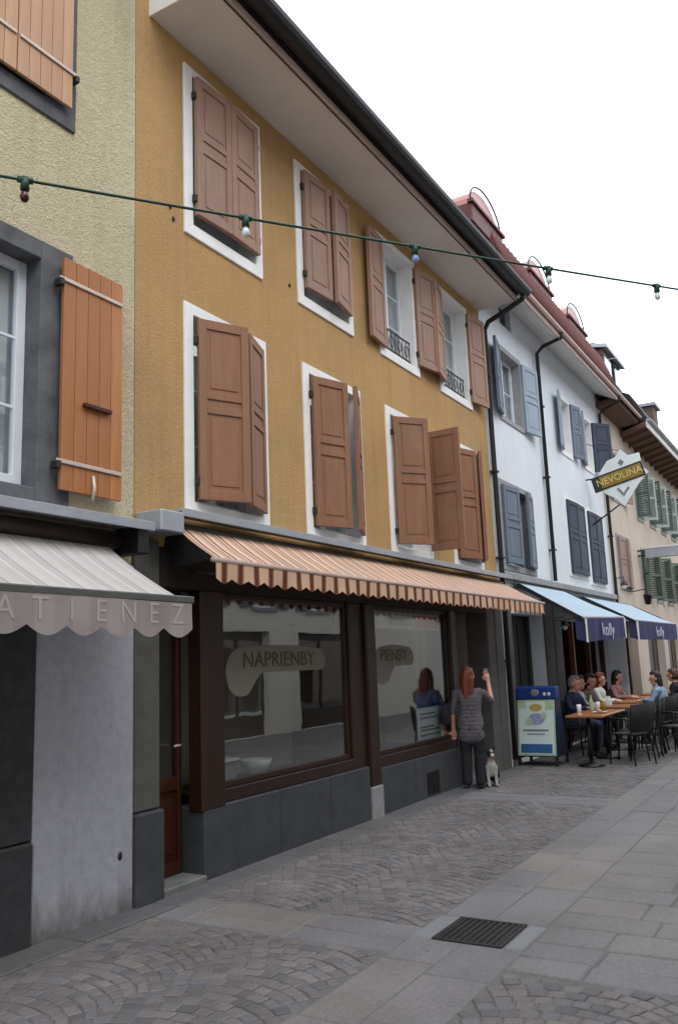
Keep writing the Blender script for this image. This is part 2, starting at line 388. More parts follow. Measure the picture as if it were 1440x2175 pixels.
def thing(name,label,cat,loc=(0,0,0),rz=0,group=None):
    o=bpy.data.objects.new(name,None); col.objects.link(o); o.location=loc; o.rotation_euler=(0,0,rz)
    o.empty_display_size=.2; ORG[o]=Vector(loc); return tag(o,label,cat,group)
def copy_tree(o,parent=None):
    c=o.copy(); col.objects.link(c)
    if parent is not None: c.parent=parent
    for ch in list(o.children): copy_tree(ch,c)
    return c
def text_mesh(body,size,mat,extr=.002):
    cu=bpy.data.curves.new('txt','FONT'); cu.body=body; cu.size=size; cu.extrude=extr; cu.align_x='CENTER'; cu.align_y='CENTER'; cu.resolution_u=3
    ob=bpy.data.objects.new('txt',cu); col.objects.link(ob)
    bpy.context.view_layer.update()
    me=bpy.data.meshes.new_from_object(ob.evaluated_get(bpy.context.evaluated_depsgraph_get()))
    bpy.data.objects.remove(ob); bpy.data.curves.remove(cu)
    me.materials.clear(); me.materials.append(MATS[mat]); return me
def put_text(name,body,size,mat,parent,loc,rot,sx=1,label=None,extr=.002):
    ob=bpy.data.objects.new(name,text_mesh(body,size,mat,extr)); col.objects.link(ob)
    ob.parent=parent; ob.location=Vector(loc)-ORG[parent]; ob.rotation_euler=rot; ob.scale=(sx,1,1)
    if label: ob['label']=label
    return ob
FY=4.6   # plane of the house fronts
def facade(mb,x0,x1,z0,z1,holes,y=FY,depth=.24):
    """front wall between x0..x1 with rectangular holes (hx0,hx1,hz0,hz1) and their reveals"""
    xs=sorted(set([x0,x1]+[h[i] for h in holes for i in (0,1)])); zs=sorted(set([z0,z1]+[h[i] for h in holes for i in (2,3)]))
    xs=[x for x in xs if x0<=x<=x1]; zs=[z for z in zs if z0<=z<=z1]
    for i in range(len(xs)-1):
        for j in range(len(zs)-1):
            cx=(xs[i]+xs[i+1])/2; cz=(zs[j]+zs[j+1])/2
            if any(h[0]<cx<h[1] and h[2]<cz<h[3] for h in holes): continue
            mb.quad((xs[i],y,zs[j]),(xs[i+1],y,zs[j]),(xs[i+1],y,zs[j+1]),(xs[i],y,zs[j+1]))
    for a,b,c,d in holes:
        e=y+depth
        mb.quad((a,y,c),(a,e,c),(a,e,d),(a,y,d)); mb.quad((b,y,c),(b,y,d),(b,e,d),(b,e,c))
        mb.quad((a,y,d),(a,e,d),(b,e,d),(b,y,d)); mb.quad((a,y,c),(b,y,c),(b,e,c),(a,e,c))
def shell(mb,x0,x1,z1,y0=FY,y1=11.5,t=0):
    mb.quad((x0,y0,t),(x0,y1,t),(x0,y1,z1),(x0,y0,z1)); mb.quad((x1,y0,t),(x1,y1,t),(x1,y1,z1),(x1,y0,z1))
    mb.quad((x0,y1,t),(x1,y1,t),(x1,y1,z1),(x0,y1,z1)); mb.quad((x0,y0,z1),(x1,y0,z1),(x1,y1,z1),(x0,y1,z1))
def surround(house,x0,x1,z0,z1,t,mat,sill=None,y0=FY-.022,y1=FY+.26,tb=None,tt=None):
    """painted stone dressing round an opening; returns window part"""
    tb=tb or t; tt=tt or t
    mb=MB(); mb.box(x0,x0+t,y0,y1,z0,z1); mb.box(x1-t,x1,y0,y1,z0,z1)
    mb.box(x0+t,x1-t,y0+.001,y1,z1-tt,z1); mb.box(x0+t,x1-t,y0+.001,y1,z0,z0+tb)
    return mb.build('window_surround',mat,house,bevel=.006)
def casement(house,x0,x1,z0,z1,y,mat='window_white',cols=1,rows=3,leaf=2,fw=.055,curtain=True,mun=.022):
    mb=MB(); d=.05
    mb.box(x0,x0+fw,y,y+d,z0,z1); mb.box(x1-fw,x1,y,y+d,z0,z1); mb.box(x0+fw,x1-fw,y+.001,y+d,z1-fw,z1); mb.box(x0+fw,x1-fw,y+.001,y+d,z0,z0+fw*1.3)
    xm=(x0+x1)/2
    if leaf==2: mb.box(xm-fw*.8,xm+fw*.8,y-.006,y+d,z0+fw,z1-fw)
    spans=[(x0+fw,xm-fw*.8),(xm+fw*.8,x1-fw)] if leaf==2 else [(x0+fw,x1-fw)]
    for a,b in spans:
        for i in range(1,cols): mb.box(a+(b-a)*i/cols-mun/2,a+(b-a)*i/cols+mun/2,y+.012,y+.035,z0+fw,z1-fw)
        for j in range(1,rows):
            zz=z0+fw+(z1-z0-2*fw)*j/rows; mb.box(a,b,y+.014,y+.034,zz-mun/2,zz+mun/2)
    win=mb.build('window',mat,house,bevel=.003)
    for a,b in spans:
        for i in range(cols):
            for j in range(rows):
                pa=a+(b-a)*i/cols+mun/2; pb=a+(b-a)*(i+1)/cols-mun/2
                za=z0+fw+(z1-z0-2*fw)*j/rows+mun/2; zb=z0+fw+(z1-z0-2*fw)*(j+1)/rows-mun/2
                p=MB(); p.box(pa,pb,y+.022,y+.026,za,zb); p.build('pane','pane_glass',win)
    if curtain:
        c=MB(); n=26; V=[];F=[]
        for i in range(n+1):
            xx=x0+(x1-x0)*i/n; yy=y+.085+.018*math.sin(i*2.1)+.01*math.sin(i*.9)
            V+= [(xx,yy,z0),(xx,yy,z1)]
        F=[(2*i,2*i+2,2*i+3,2*i+1) for i in range(n)]
        c.smooth=True; c.add(V,F); c.build('curtain','curtain',win)
    return win
LEAF={}
def leaf_mesh(wd,ht,d,mat,kind='panel'):
    """shutter leaf hinged at x=0, reaching d*wd, face towards -y, z from 0"""
    k=(round(wd,3),round(ht,3),d,mat,kind)
    if k in LEAF: return LEAF[k]
    mb=MB()
    def bx(a,b,y0,y1,c,e):
        a,b=(a*d,b*d); mb.box(min(a,b),max(a,b),y0,y1,c,e)
    if kind=='panel':
        st=.075; rl=.085; mid=ht*.53
        bx(.004,wd-.004,-.012,.012,.004,ht-.004)
        bx(0,st,-.026,.024,0,ht); bx(wd-st,wd,-.026,.024,0,ht)
        for a,b in ((0,rl),(ht-rl,ht),(mid-.095,mid-.035),(mid+.035,mid+.095)): bx(st,wd-st,-.0252,.0232,a,b)
        bx(st+.035,wd-st-.035,-.019,.018,rl+.04,mid-.135); bx(st+.035,wd-st-.035,-.019,.018,mid+.135,ht-rl-.04)
    else:   # louvred leaf
        st=.05
        bx(0,st,-.022,.02,0,ht); bx(wd-st,wd,-.022,.02,0,ht)
        for a,b in ((0,.07),(ht-.07,ht),(ht*.48,ht*.48+.06)): bx(st,wd-st,-.0212,.0192,a,b)
        n=int((ht-.2)/.06)
        for i in range(n):
            z=.08+i*(ht-.16)/n
            mb.add([(st*d,-.018,z),((wd-st)*d,-.018,z),((wd-st)*d,.014,z+.045),(st*d,.014,z+.045)],[(0,1,2,3)])
    me=mb.mesh('shutter',mat); LEAF[k]=me; return me
def shutter(house,hx,z0,z1,wd,d,theta,mat,kind='panel',y=FY-.05,hinge=True,label=None):
    ob=bpy.data.objects.new('shutter',leaf_mesh(wd,z1-z0,d,mat,kind)); col.objects.link(ob)
    ob.parent=house; ob.location=Vector((hx,y,z0))-ORG[house]; ob.rotation_euler=(0,0,-d*R_(theta))
    ORG[ob]=Vector((hx,y,z0)); bev(ob,.003)
    if label: ob['label']=label
    if hinge:
        for zz in (z0+.16,z1-.2):
            mb=MB(); mb.box(hx-.03,hx+.03,y-.012,FY-.024,zz-.035,zz+.035)
            h=mb.build('hinge','iron',house,bevel=.004)
    return ob
# ================================================================== ground and street
mb=MB(); mb.quad((-600,-600,-.3),(600,-600,-.3),(600,600,-.3),(-600,600,-.3))
g=mb.build('ground','mortar'); g['kind']='structure'
STY0=-3.1
mb=MB(); mb.box(-12,60,STY0-.3,FY+.9,-.2,-.0065)
street=mb.build('street','mortar'); street['kind']='structure'
BAND0,BANDM,BAND1=1.80,2.17,2.50
WALLS=4.30
CROSS=[(-0.6,-.08),(4.66,5.18),(9.9,10.42),(15.2,15.72),(20.5,21.02),(25.8,26.32),(31.1,31.62)]
GR=(4.985,5.465,1.925,2.375)   # drain grate
def slab_obj(name,x0,x1,y0,y1,mat,par,zt=None,skew=.014):
    zt=random.uniform(-.003,.003) if zt is None else zt
    j=.0045; jit=lambda:random.uniform(-skew,skew)*.5
    P=[(x0+j+jit(),y0+j+jit()),(x1-j+jit(),y0+j+jit()),(x1-j+jit(),y1-j+jit()),(x0+j+jit(),y1-j+jit())]
    cx=(x0+x1)/2; cy=(y0+y1)/2; e=.008
    def ins(p): return (p[0]+(e if p[0]<cx else -e),p[1]+(e if p[1]<cy else -e))
    b=MB(); tl=[random.uniform(-.0025,.0025) for _ in range(4)]
    V=[(p[0],p[1],-.06) for p in P]+[(p[0],p[1],zt-.007+t) for p,t in zip(P,tl)]+[(*ins(p),zt+t) for p,t in zip(P,tl)]
    b.add(V,[(8,9,10,11)]+[(i,(i+1)%4,4+(i+1)%4,4+i) for i in range(4)]+[(4+i,4+(i+1)%4,8+(i+1)%4,8+i) for i in range(4)])
    return b.build(name,mat,par,org=(cx,cy,0))
def split(a,b,lo,hi):
    out=[a]
    while b-out[-1]>hi: out.append(out[-1]+random.uniform(lo,hi))
    if b-out[-1]<.2 and len(out)>1: out[-1]=b
    else: out.append(b)
    return out
for y0,y1 in ((BAND0,BANDM),(BANDM,BAND1)):
    for a,b in ((.5,GR[0]-.0),(GR[1],36)):
        xs=split(a,b,.5,.95)
        for i in range(len(xs)-1): slab_obj('slab',xs[i],xs[i+1],y0,y1,'slab_stone',street)
slab_obj('slab',GR[0],GR[1],BAND0,GR[2],'light_slab',street); slab_obj('slab',GR[0],GR[1],GR[3],BAND1+.02,'light_slab',street)
for ci,(cx0,cx1) in enumerate(CROSS):
    if ci==0: continue
    cm=(cx0+cx1)/2+random.uniform(-.03,.03)
    for a,b in ((cx0,cm),(cm,cx1)):
        for p,q in ((-1.0 if ci<4 else -.2,BAND0),(BAND1,WALLS)):
            ys=split(p,q,.45,.85)
            for i in range(len(ys)-1): slab_obj('slab',a,b,ys[i],ys[i+1],'slab_stone',street)
xs=split(1.0,34,.55,1.1)
for i in range(len(xs)-1): slab_obj('flagstone',xs[i],xs[i+1],WALLS,FY-.004,'wall_flag',street,zt=.006)
# setts laid in segmental arcs
setts=[]; courses=[]
def arc_panel(x0,x1,y0,y1,ncol):
    wd=(y1-y0)/ncol; Rr=wd/math.sqrt(2)
    for c in range(ncol):
        yc=y0+wd*(c+.5); d=.092
        k0=int((x0)/d)-2; k1=int((x1+Rr)/d)+3
        n=max(6,round(Rr*PI/2/.1)); ph=random.random()
        for k in range(k0,k1):
            off=(k%2)*.5
            for i in range(-1,n+1):
                a=(-.25+ (i+off+.25)/n*.5)*PI
                if abs(a)>.253*PI: continue
                x=k*d+Rr*math.cos(a)-Rr*.8; y=yc+Rr*math.sin(a)
                if x<x0+.03 or x>x1-.03 or y<y0+.02 or y>y1-.02: continue
                setts.append((x+random.uniform(-.005,.005),y+random.uniform(-.005,.005),a+random.uniform(-.07,.07),
                              (d*math.cos(a)*.5-.003)*random.uniform(.92,1.05),(Rr*PI/2/n*.5-.003)*random.uniform(.91,1.05)))
edges=[c for c in CROSS]
for i in range(len(edges)-1):
    a,b=edges[i][1],edges[i+1][0]
    if b<2.5: continue
    arc_panel(max(a,2.2),b,BAND1,WALLS,2)
    if b<5: arc_panel(max(a,3.2),b,BAND0-2.85,BAND0,3)
    else:
        xs=split(a,b,.3,.42)
        for k in range(len(xs)-1):
            ys=split((-1.0 if i<3 else -.2)+random.uniform(-.4,0),BAND0,.42,.8)
            for q in range(len(ys)-1): courses.append((xs[k],xs[k+1],ys[q],ys[q+1]))
arc_panel(31.62,35,BAND1,WALLS,2)
cv=[];cf=[];cr=[]
for x0,x1,y0,y1 in courses:
    if x1<10.2: slab_obj('slab',x0,x1,y0,y1,'course_stone',street); continue
    j=.005; zt=random.uniform(-.002,.002); e=.006; b0=len(cv)
    P=[(x0+j,y0+j),(x1-j,y0+j),(x1-j,y1-j),(x0+j,y1-j)]; Q=[(x0+j+e,y0+j+e),(x1-j-e,y0+j+e),(x1-j-e,y1-j-e),(x0+j+e,y1-j-e)]
    cv+=[(p[0],p[1],-.05) for p in P]+[(p[0],p[1],zt-.005) for p in P]+[(p[0],p[1],zt) for p in Q]
    F=[(8,9,10,11)]+[(i,(i+1)%4,4+(i+1)%4,4+i) for i in range(4)]+[(4+i,4+(i+1)%4,8+(i+1)%4,8+i) for i in range(4)]
    cf+=[tuple(b0+k for k in f) for f in F]; cr+=[random.random()]*9
me=bpy.data.meshes.new('slabs'); me.from_pydata(cv,[],cf); me.materials.append(MATS['course_stone'])
at=me.attributes.new('rnd','FLOAT','FACE'); at.data.foreach_set('value',cr)
o=bpy.data.objects.new('slabs',me); col.objects.link(o); o.parent=street; o['kind']='stuff'
# in-frame size decides which setts are separate objects
Rinv=ROT.T
def px(p):
    v=Rinv@(np.array(p)-np.array([0,0,CAMH]))
    return (v[0]/v[2]*1805.9+720, v[1]/v[2]*1805.9+1087.5, v[2]) if v[2]>.1 else (-9,-9,1e9)
sc=[]
for i,s in enumerate(setts):
    u,v,dp=px((s[0],s[1],0)); inn=-10<u<1450 and v<2185
    sc.append((dp if inn else 1e6+dp,i))
sc.sort(); near=set(i for _,i in sc[:300])
def sett_geo(hx,hy,seed):
    r=random.Random(seed); e=.008
    j=lambda s:r.uniform(-s,s)
    P=[(-hx+j(.004),-hy+j(.004)),(hx+j(.004),-hy+j(.004)),(hx+j(.004),hy+j(.004)),(-hx+j(.004),hy+j(.004))]
    z=[j(.0018) for _ in range(4)]
    V=[(p[0],p[1],-.05) for p in P]+[(p[0],p[1],-.004+t) for p,t in zip(P,z)]+[(p[0]*(1-e/hx),p[1]*(1-e/hy),t+.001) for p,t in zip(P,z)]
    F=[(8,9,10,11)]+[(i,(i+1)%4,4+(i+1)%4,4+i) for i in range(4)]+[(4+i,4+(i+1)%4,8+(i+1)%4,8+i) for i in range(4)]
    return V,F
SM=[]
for k in range(12):
    b=MB(); V,F=sett_geo(.04,.045,k); b.add(V,F); SM.append(b.mesh('sett','sett_stone'))
VV=[];FF=[];RN=[]
for i,(x,y,a,hx,hy) in enumerate(setts):
    zt=random.uniform(-.0022,.0022)
    if i in near:
        o=bpy.data.objects.new('sett',SM[i%12]); col.objects.link(o); o.parent=street
        o.location=(x,y,zt); o.rotation_euler=(random.uniform(-.015,.015),random.uniform(-.015,.015),a); o.scale=(hx/.04,hy/.045,1)
        continue
    V,F=sett_geo(hx,hy,i); ca,sa=math.cos(a),math.sin(a); b=len(VV)
    VV+=[(x+p[0]*ca-p[1]*sa,y+p[0]*sa+p[1]*ca,p[2]+zt) for p in V]; FF+=[tuple(b+q for q in f) for f in F]; RN+=[random.random()]*len(F)
me=bpy.data.meshes.new('setts'); me.from_pydata(VV,[],FF); me.materials.append(MATS['sett_stone'])
at=me.attributes.new('rnd','FLOAT','FACE'); at.data.foreach_set('value',RN)
o=bpy.data.objects.new('setts',me); col.objects.link(o); o.parent=street; o['kind']='stuff'
# drain grate
gr=thing('drain_grate','rusty black iron drain grate set into the paved gutter band','drain grate',(5.22,2.15,-.012))
x0,x1,y0,y1=GR
b=MB(); b.box(x0+.004,x1-.004,y0+.004,y0+.03,-.05,.004); b.box(x0+.004,x1-.004,y1-.03,y1-.004,-.05,.004)
b.box(x0+.004,x0+.028,y0+.03,y1-.03,-.05,.0035); b.box(x1-.028,x1-.004,y0+.03,y1-.03,-.05,.0035); b.build('frame','iron',gr,bevel=.002)
for i in range(10):
    yy=y0+.045+i*(y1-y0-.09)/9
    b=MB(); b.box(x0+.028,x1-.028,yy-.009,yy+.009,-.045,.001); b.build('bar','iron',gr)
b=MB(); b.box((x0+x1)/2-.014,(x0+x1)/2+.014,y0+.03,y1-.03,-.046,-.004); b.build('crossbar','iron',gr)
b=MB(); b.quad((x0+.01,y0+.01,-.0045),(x1-.01,y0+.01,-.0045),(x1-.01,y1-.01,-.0045),(x0+.01,y1-.01,-.0045)); b.build('shade_sheet','black_metal',gr)  # flat black sheet imitates the shade below the bars

# ================================================================== olive green house
H0=thing('plastered_house','pale olive rough plastered house with grey stone window surrounds and wooden shutters','house',(2,FY,0))
gx0,gx1=-6,4.775
holes=[(2.55,4.12,2.76,4.70),(2.55,4.12,5.70,7.75),(-2.4,-.8,2.76,4.7),(-2.4,-.8,5.7,7.7),(.4,3.86,0,2.35),(-3.4,-1,0,2.2)]
b=MB(); facade(b,gx0,gx1,0,9.6,holes); shell(b,gx0,gx1,9.6); b.build('wall','olive_stucco',H0)
b=MB(); b.box(3.862,4.752,FY-.035,FY-.002,-.1,2.44); b.build('plaster_panel','panel_plaster',H0,bevel=.01)
for wx in (2.55,-2.4):
    for z0,z1 in ((2.76,4.70),(5.70,7.75)):
        surround(H0,wx,wx+1.57,z0,z1,.29 if wx>0 else .25,'slate_stone',tb=.14,tt=.14 if z0<4 else .16)
casement(H0,2.84,3.83,2.9,4.56,FY+.13,cols=2,rows=3,leaf=2,fw=.075)
casement(H0,-2.15,-1.08,2.9,4.56,FY+.13,cols=2,rows=3,leaf=2)
def plank_shutter(house,x0,x1,z0,z1,y,mat,np_,straps,slot=None,catch=False):
    b=MB(); b.box(x0+.004,x1-.004,y-.008,y+.008,z0+.005,z1-.005); sh=b.build('shutter',mat,house,org=(x0,y,z0))
    for i in range(np_):
        a=x0+(x1-x0)*i/np_; c=x0+(x1-x0)*(i+1)/np_
        p=MB(); p.box(a+.0022,c-.0022,y-.022,y-.009,z0+random.uniform(0,.002),z1-random.uniform(0,.002)); p.build('plank',mat,sh,bevel=.003,org=((a+c)/2,y,z0))
    for zz,d in straps:
        p=MB(); p.box(x0-.045 if d<0 else x0+.01,x1-.015 if d<0 else x1+.045,y-.036,y-.0225,zz-.014,zz+.014); p.build('strap','steel_strap',sh,bevel=.003)
        hx=x0-.03 if d<0 else x1+.03
        p=MB(); p.box(hx-.018,hx+.018,y-.045,y+.03,zz-.055,zz-.002); p.build('hinge','iron',sh,bevel=.004)
    if slot:
        p=MB(); p.box(*slot[:2],y-.06,y-.0225,slot[2]-.018,slot[2]+.012); p.build('handle_ledge','door_wood',sh,bevel=.004)
    if catch:
        p=MB(); xm=(x0+x1)/2; p.tube([(xm,y-.03,z0+.14),(xm-.004,y-.05,z0+.05),(xm-.015,y-.045,z0-.04)],.012,6); p.build('catch','steel_strap',sh)
    return sh
s=plank_shutter(H0,3.975,4.555,2.90,4.615,FY-.07,'orange_wood',5,((4.44,-1),(3.1,-1)),slot=(4.16,4.42,3.55),catch=True)
s['label']='orange varnished plank shutter folded open'
plank_shutter(H0,3.535,4.035,5.84,7.6,FY-.055,'pale_wood',5,((6.13,1),(7.3,1)))
plank_shutter(H0,2.98,3.53,5.84,7.6,FY-.055,'pale_wood',5,((6.13,-1),(7.3,-1)))
plank_shutter(H0,2.1,2.68,2.9,4.615,FY-.07,'orange_wood',5,((4.44,1),(3.1,1)))
for hx in (-2.15,-1.62): plank_shutter(H0,hx,hx+.52,5.84,7.6,FY-.055,'pale_wood',5,((6.13,-1 if hx<-2 else 1),(7.3,-1 if hx<-2 else 1)))
# ground floor: dark doorway with stone jamb
b=MB(); b.box(3.56,3.860,FY-.03,FY+.5,.62,2.35); b.build('jamb','dark_stone',H0,bevel=.012)
b=MB(); b.box(3.54,3.861,FY-.05,FY+.5,-.1,.615); b.build('jamb_base','dark_stone',H0,bevel=.015)
b=MB(); b.box(.4,3.56,FY+.3,FY+.36,.0,2.35); b.build('shop_door','brown_wood',H0)
for a in (.6,1.4,2.2,3.0):
    b=MB(); b.box(a,a+.45,FY+.285,FY+.299,.75,2.1); b.build('pane','pane_glass',H0)
b=MB(); b.box(-3.4,-1,FY+.2,FY+.26,0,2.2); b.build('door','brown_wood',H0)
b=MB(); b.prism([(3.7,9.35),(12.2,9.35),(8,12.6)],'x',gx0-.2,gx1-.003); b.build('roof','roof_brown',H0)
b=MB(); b.tube([(gx0,3.66,9.42),(gx1,3.66,9.42)],.075,8); b.build('gutter','black_metal',H0)
# small wall fitting hole in the plaster
b=MB(); b.ball((4.62,FY-.036,.38),.022,8,(1,.4,1.4)); b.build('wall_bolt','iron',H0)

# ================================================================== ochre house
H1=thing('ochre_house','ochre yellow rendered house with brown panelled shutters and white window surrounds','house',(8.8,FY,0))
ox0,ox1=4.782,12.78
ups=[(5.38,6.56),(7.21,8.41),(9.10,10.25),(10.96,12.18)]; lows=[(5.365,6.58),(7.25,8.49),(9.14,10.36),(11.08,12.20)]
holes=[(a,c,5.46,7.15) for a,c in ups]+[(a,c,2.91,4.81) for a,c in lows]+[(5.04,12.2,0,2.62)]
b=MB(); facade(b,ox0,ox1,0,7.6,holes); shell(b,ox0,ox1,7.6); b.build('wall','ochre_stucco',H1)
for i,(a,c) in enumerate(ups):
    surround(H1,a,c,5.46,7.15,.115,'white_paint',tb=.12,tt=.085)
    if i<2:
        b=MB(); b.box(a+.115,c-.115,FY+.2,FY+.23,5.58,7.06); b.build('window','window_white',H1)
    else: casement(H1,a+.115,c-.115,5.58,7.065,FY+.17,cols=1,rows=3,leaf=2,fw=.06)
for a,c in lows:
    surround(H1,a,c,2.91,4.81,.115,'white_paint',tb=.13,tt=.1)
    casement(H1,a+.115,c-.115,3.04,4.71,FY+.19,cols=1,rows=3,leaf=2,fw=.06)
Z0,Z1=5.665,7.055
shutter(H1,5.50,Z0,Z1,.475,1,3,'shutter_faded'); shutter(H1,6.45,Z0,Z1,.47,-1,3,'shutter_faded')
shutter(H1,7.325,Z0,Z1,.475,1,4,'shutter_faded'); shutter(H1,8.30,Z0,Z1,.475,-1,10,'shutter_faded')
shutter(H1,9.20,Z0-.1,Z1-.01,.475,1,174,'shutter_faded',y=FY-.04); shutter(H1,10.17,Z0-.05,Z1-.01,.475,-1,170,'shutter_faded',y=FY-.045)
shutter(H1,11.06,Z0-.05,Z1-.02,.475,1,168,'shutter_faded',y=FY-.05); shutter(H1,12.10,Z0-.08,Z1-.01,.52,-1,172,'shutter_faded',y=FY-.045)
L0,L1=3.06,4.675
for hx,wd,d,th in ((5.50,.48,1,27),(6.46,.48,-1,20),(7.365,.48,1,20),(8.37,.48,-1,25),(9.255,.48,1,38),(10.245,.48,-1,88),(11.195,.48,1,18),(12.09,.48,-1,27)):
    shutter(H1,hx,L0,L1,wd,d,th,'shutter_brown')
for a,c in ups[2:]:      # little iron railings
    x0,x1=a+.125,c-.125; yy=FY+.06
    b=MB()
    for zz in (5.66,5.93): b.bar((x0,yy,zz),(x1,yy,zz),.014,.02)
    for k in range(9):
        xx=x0+.02+(x1-x0-.04)*k/8; b.tube([(xx,yy,5.61),(xx,yy,5.93)],.006,5)
    for k in range(4):
        cx=x0+(x1-x0)*(k+.5)/4; b.tube([(cx+.07*math.cos(t*PI/6),yy-.004,5.79+.07*math.sin(t*PI/6)) for t in range(13)],.006,5)
    b.build('railing','iron',H1)
for x,z in ((5.2,5.62),(5.24,5.52),(7.06,5.6)):
    b=MB(); b.ball((x,FY-.008,z),.016,7,(1,.7,1.5)); b.build('shutter_stay','iron',H1)
# eaves
b=MB(); b.box(4.96,12.76,3.94,FY+.05,7.325,7.42); b.build('soffit','soffit_paint',H1)
b=MB(); b.box(4.94,4.958,3.9,FY+.4,7.315,7.62); b.build('eave_end','white_paint',H1)
b=MB(); b.box(4.962,12.78,3.905,3.937,7.318,7.40); b.build('fascia','fascia_pink',H1,bevel=.006)
b=MB(); b.box(4.962,12.78,3.93,3.945,7.312,7.3245); b.build('fascia_strip','black_metal',H1)
b=MB(); pr=[(3.80+.11*math.cos(t),7.50+.11*math.sin(t)) for t in [PI+i*PI/8 for i in range(9)]]+[(3.80+.1*math.cos(t),7.50+.1*math.sin(t)) for t in [2*PI-i*PI/8 for i in range(9)]]
b.prism(pr,'x',4.9,12.84); b.build('gutter','black_metal',H1)
b=MB(); b.prism([(3.86,7.50),(3.93,7.43),(8,10.3),(12,7.5),(12.1,7.6),(8,10.45),(3.86,7.58)],'x',4.9,12.80); b.build('roof','roof_dark',H1)
b=MB()
for k in range(44):
    xx=4.98+k*.18; b.tube([(xx,3.84,7.58),(xx,5.2,8.54)],.06,7)
o=b.build('roof_tiles','roof_dark',H1); o['kind']='stuff'
b=MB(); b.tube([(12.74,3.80,7.43),(12.74,3.82,7.34),(12.80,4.15,7.23),(12.835,4.46,7.13),(12.838,4.535,7.0),(12.838,4.535,3.0),(12.838,4.535,.12)],.042,9); b.build('downpipe','black_metal',H1)
for zz in (6.2,4.6,3.2,1.6):
    b=MB(); b.box(12.78,12.9,4.48,4.598,zz-.015,zz+.015); b.build('pipe_clamp','iron',H1)
# shop front
b=MB(); b.box(4.755,5.035,FY-.035,FY+.4,.64,2.66); b.build('pier','pier_stone',H1,bevel=.012)
b=MB(); b.box(4.752,5.045,FY-.075,FY+.4,-.1,.636); b.build('pier_base','plinth_stone',H1,bevel=.015)
b=MB(); b.box(5.04,12.2,FY-.02,FY+.2,2.30,2.62); b.build('lintel','dark_room',H1,bevel=.006)  # dark colour puts the awning's shade into the lintel
b=MB(); b.box(5.53,5.835,FY-.03,FY+.12,.52,2.30); b.build('post','brown_wood',H1,bevel=.012)
b=MB(); b.box(8.03,8.33,FY+.0,FY+.16,.52,2.30); b.build('post','brown_wood',H1,bevel=.012)
b=MB(); b.box(8.335,8.56,FY-.045,FY+.10,.335,2.30); b.build('post','brown_wood',H1,bevel=.015)
b=MB(); b.box(8.325,8.565,FY-.06,FY+.12,-.1,.333); b.build('post_base','pale_stone',H1,bevel=.012)
b=MB(); b.box(10.76,10.95,FY-.02,FY+.14,.5,2.30); b.build('post','brown_wood',H1,bevel=.012)
for a,c,y0,zt in ((5.55,6.62,FY-.03,.55),(6.625,7.50,FY-.0285,.549),(7.505,8.322,FY-.031,.551),(8.568,9.45,FY-.02,.50),(9.455,10.25,FY-.0185,.499),(10.255,10.95,FY-.021,.501)):
    b=MB(); b.box(a,c,y0,FY+.30,-.1,zt); b.build('plinth_block','plinth_stone',H1,bevel=.012)
b=MB(); b.box(5.836,8.03,FY-.01,FY+.28,.552,.66); b.build('sill','brown_wood',H1,bevel=.006)
b=MB(); b.box(8.562,10.76,FY-.01,FY+.28,.502,.62); b.build('sill','brown_wood',H1,bevel=.006)
for a,c,z0 in ((5.837,8.028,.662),(8.563,10.758,.622)):
    b=MB(); t=.045; y0,y1=FY+.03,FY+.09
    b.box(a,a+t,y0,y1,z0,2.298); b.box(c-t,c,y0,y1,z0,2.298); b.box(a+t,c-t,y0+.001,y1,2.25,2.298); b.box(a+t,c-t,y0+.001,y1,z0,z0+.05)
    w_=b.build('display_window','brown_wood',H1,bevel=.004)
    b=MB(); b.box(a+t,c-t,FY+.055,FY+.063,z0+.05,2.25); b.build('pane','pane_glass',w_)
b=MB(); b.box(9.77,10.12,FY-.028,FY-.019,.05,.30)
b.build('vent_plate','black_metal',H1)
for k in range(6):
    b=MB(); b.box(9.785+k*.056,9.805+k*.056,FY-.036,FY-.0285,.065,.285); b.build('vent_slat','iron',H1)
# left door
b=MB(); b.box(5.05,5.10,FY+.18,FY+.25,.06,2.3); b.box(5.48,5.525,FY+.18,FY+.25,.06,2.3); b.box(5.10,5.48,FY+.181,FY+.25,.06,.16); b.box(5.10,5.48,FY+.181,FY+.25,.70,.80); b.box(5.10,5.48,FY+.181,FY+.25,2.2,2.3); b.box(5.10,5.48,FY+.2,FY+.235,.16,.70)
b.box(5.15,5.43,FY+.188,FY+.199,.22,.64)
d_=b.build('door','door_wood',H1,bevel=.005)
b=MB(); b.box(5.10,5.48,FY+.21,FY+.216,.80,2.2); b.build('pane','pane_glass',d_)
b=MB(); b.tube([(5.45,FY+.17,1.05),(5.45,FY+.13,1.05),(5.38,FY+.13,1.05)],.01,6); b.build('handle','steel_strap',d_)
b=MB(); b.box(5.046,5.548,FY-.06,FY+.3,-.1,.055); b.build('doorstep','step_stone',H1,bevel=.01)
# right doorway
b=MB(); b.box(10.96,11.02,FY+.5,FY+.57,.05,2.3); b.box(11.95,12.02,FY+.5,FY+.57,.05,2.3); b.box(11.02,11.95,FY+.501,FY+.57,.05,.8); b.box(11.02,11.95,FY+.501,FY+.57,2.15,2.3)
d_=b.build('door','door_wood',H1,bevel=.005)
b=MB(); b.box(11.02,11.95,FY+.53,FY+.536,.8,2.15); b.build('pane','pane_glass',d_)
b=MB(); b.box(10.951,12.12,FY-.04,FY+.6,-.1,.045); b.build('doorstep','step_stone',H1,bevel=.01)
b=MB(); b.box(12.12,12.42,FY-.03,FY+.6,-.1,2.64); b.build('pier','pier_stone',H1,bevel=.015)
b=MB(); b.box(12.47,12.782,FY-.028,FY+.3,-.1,2.66); b.build('pier','pier_stone',H1,bevel=.015)
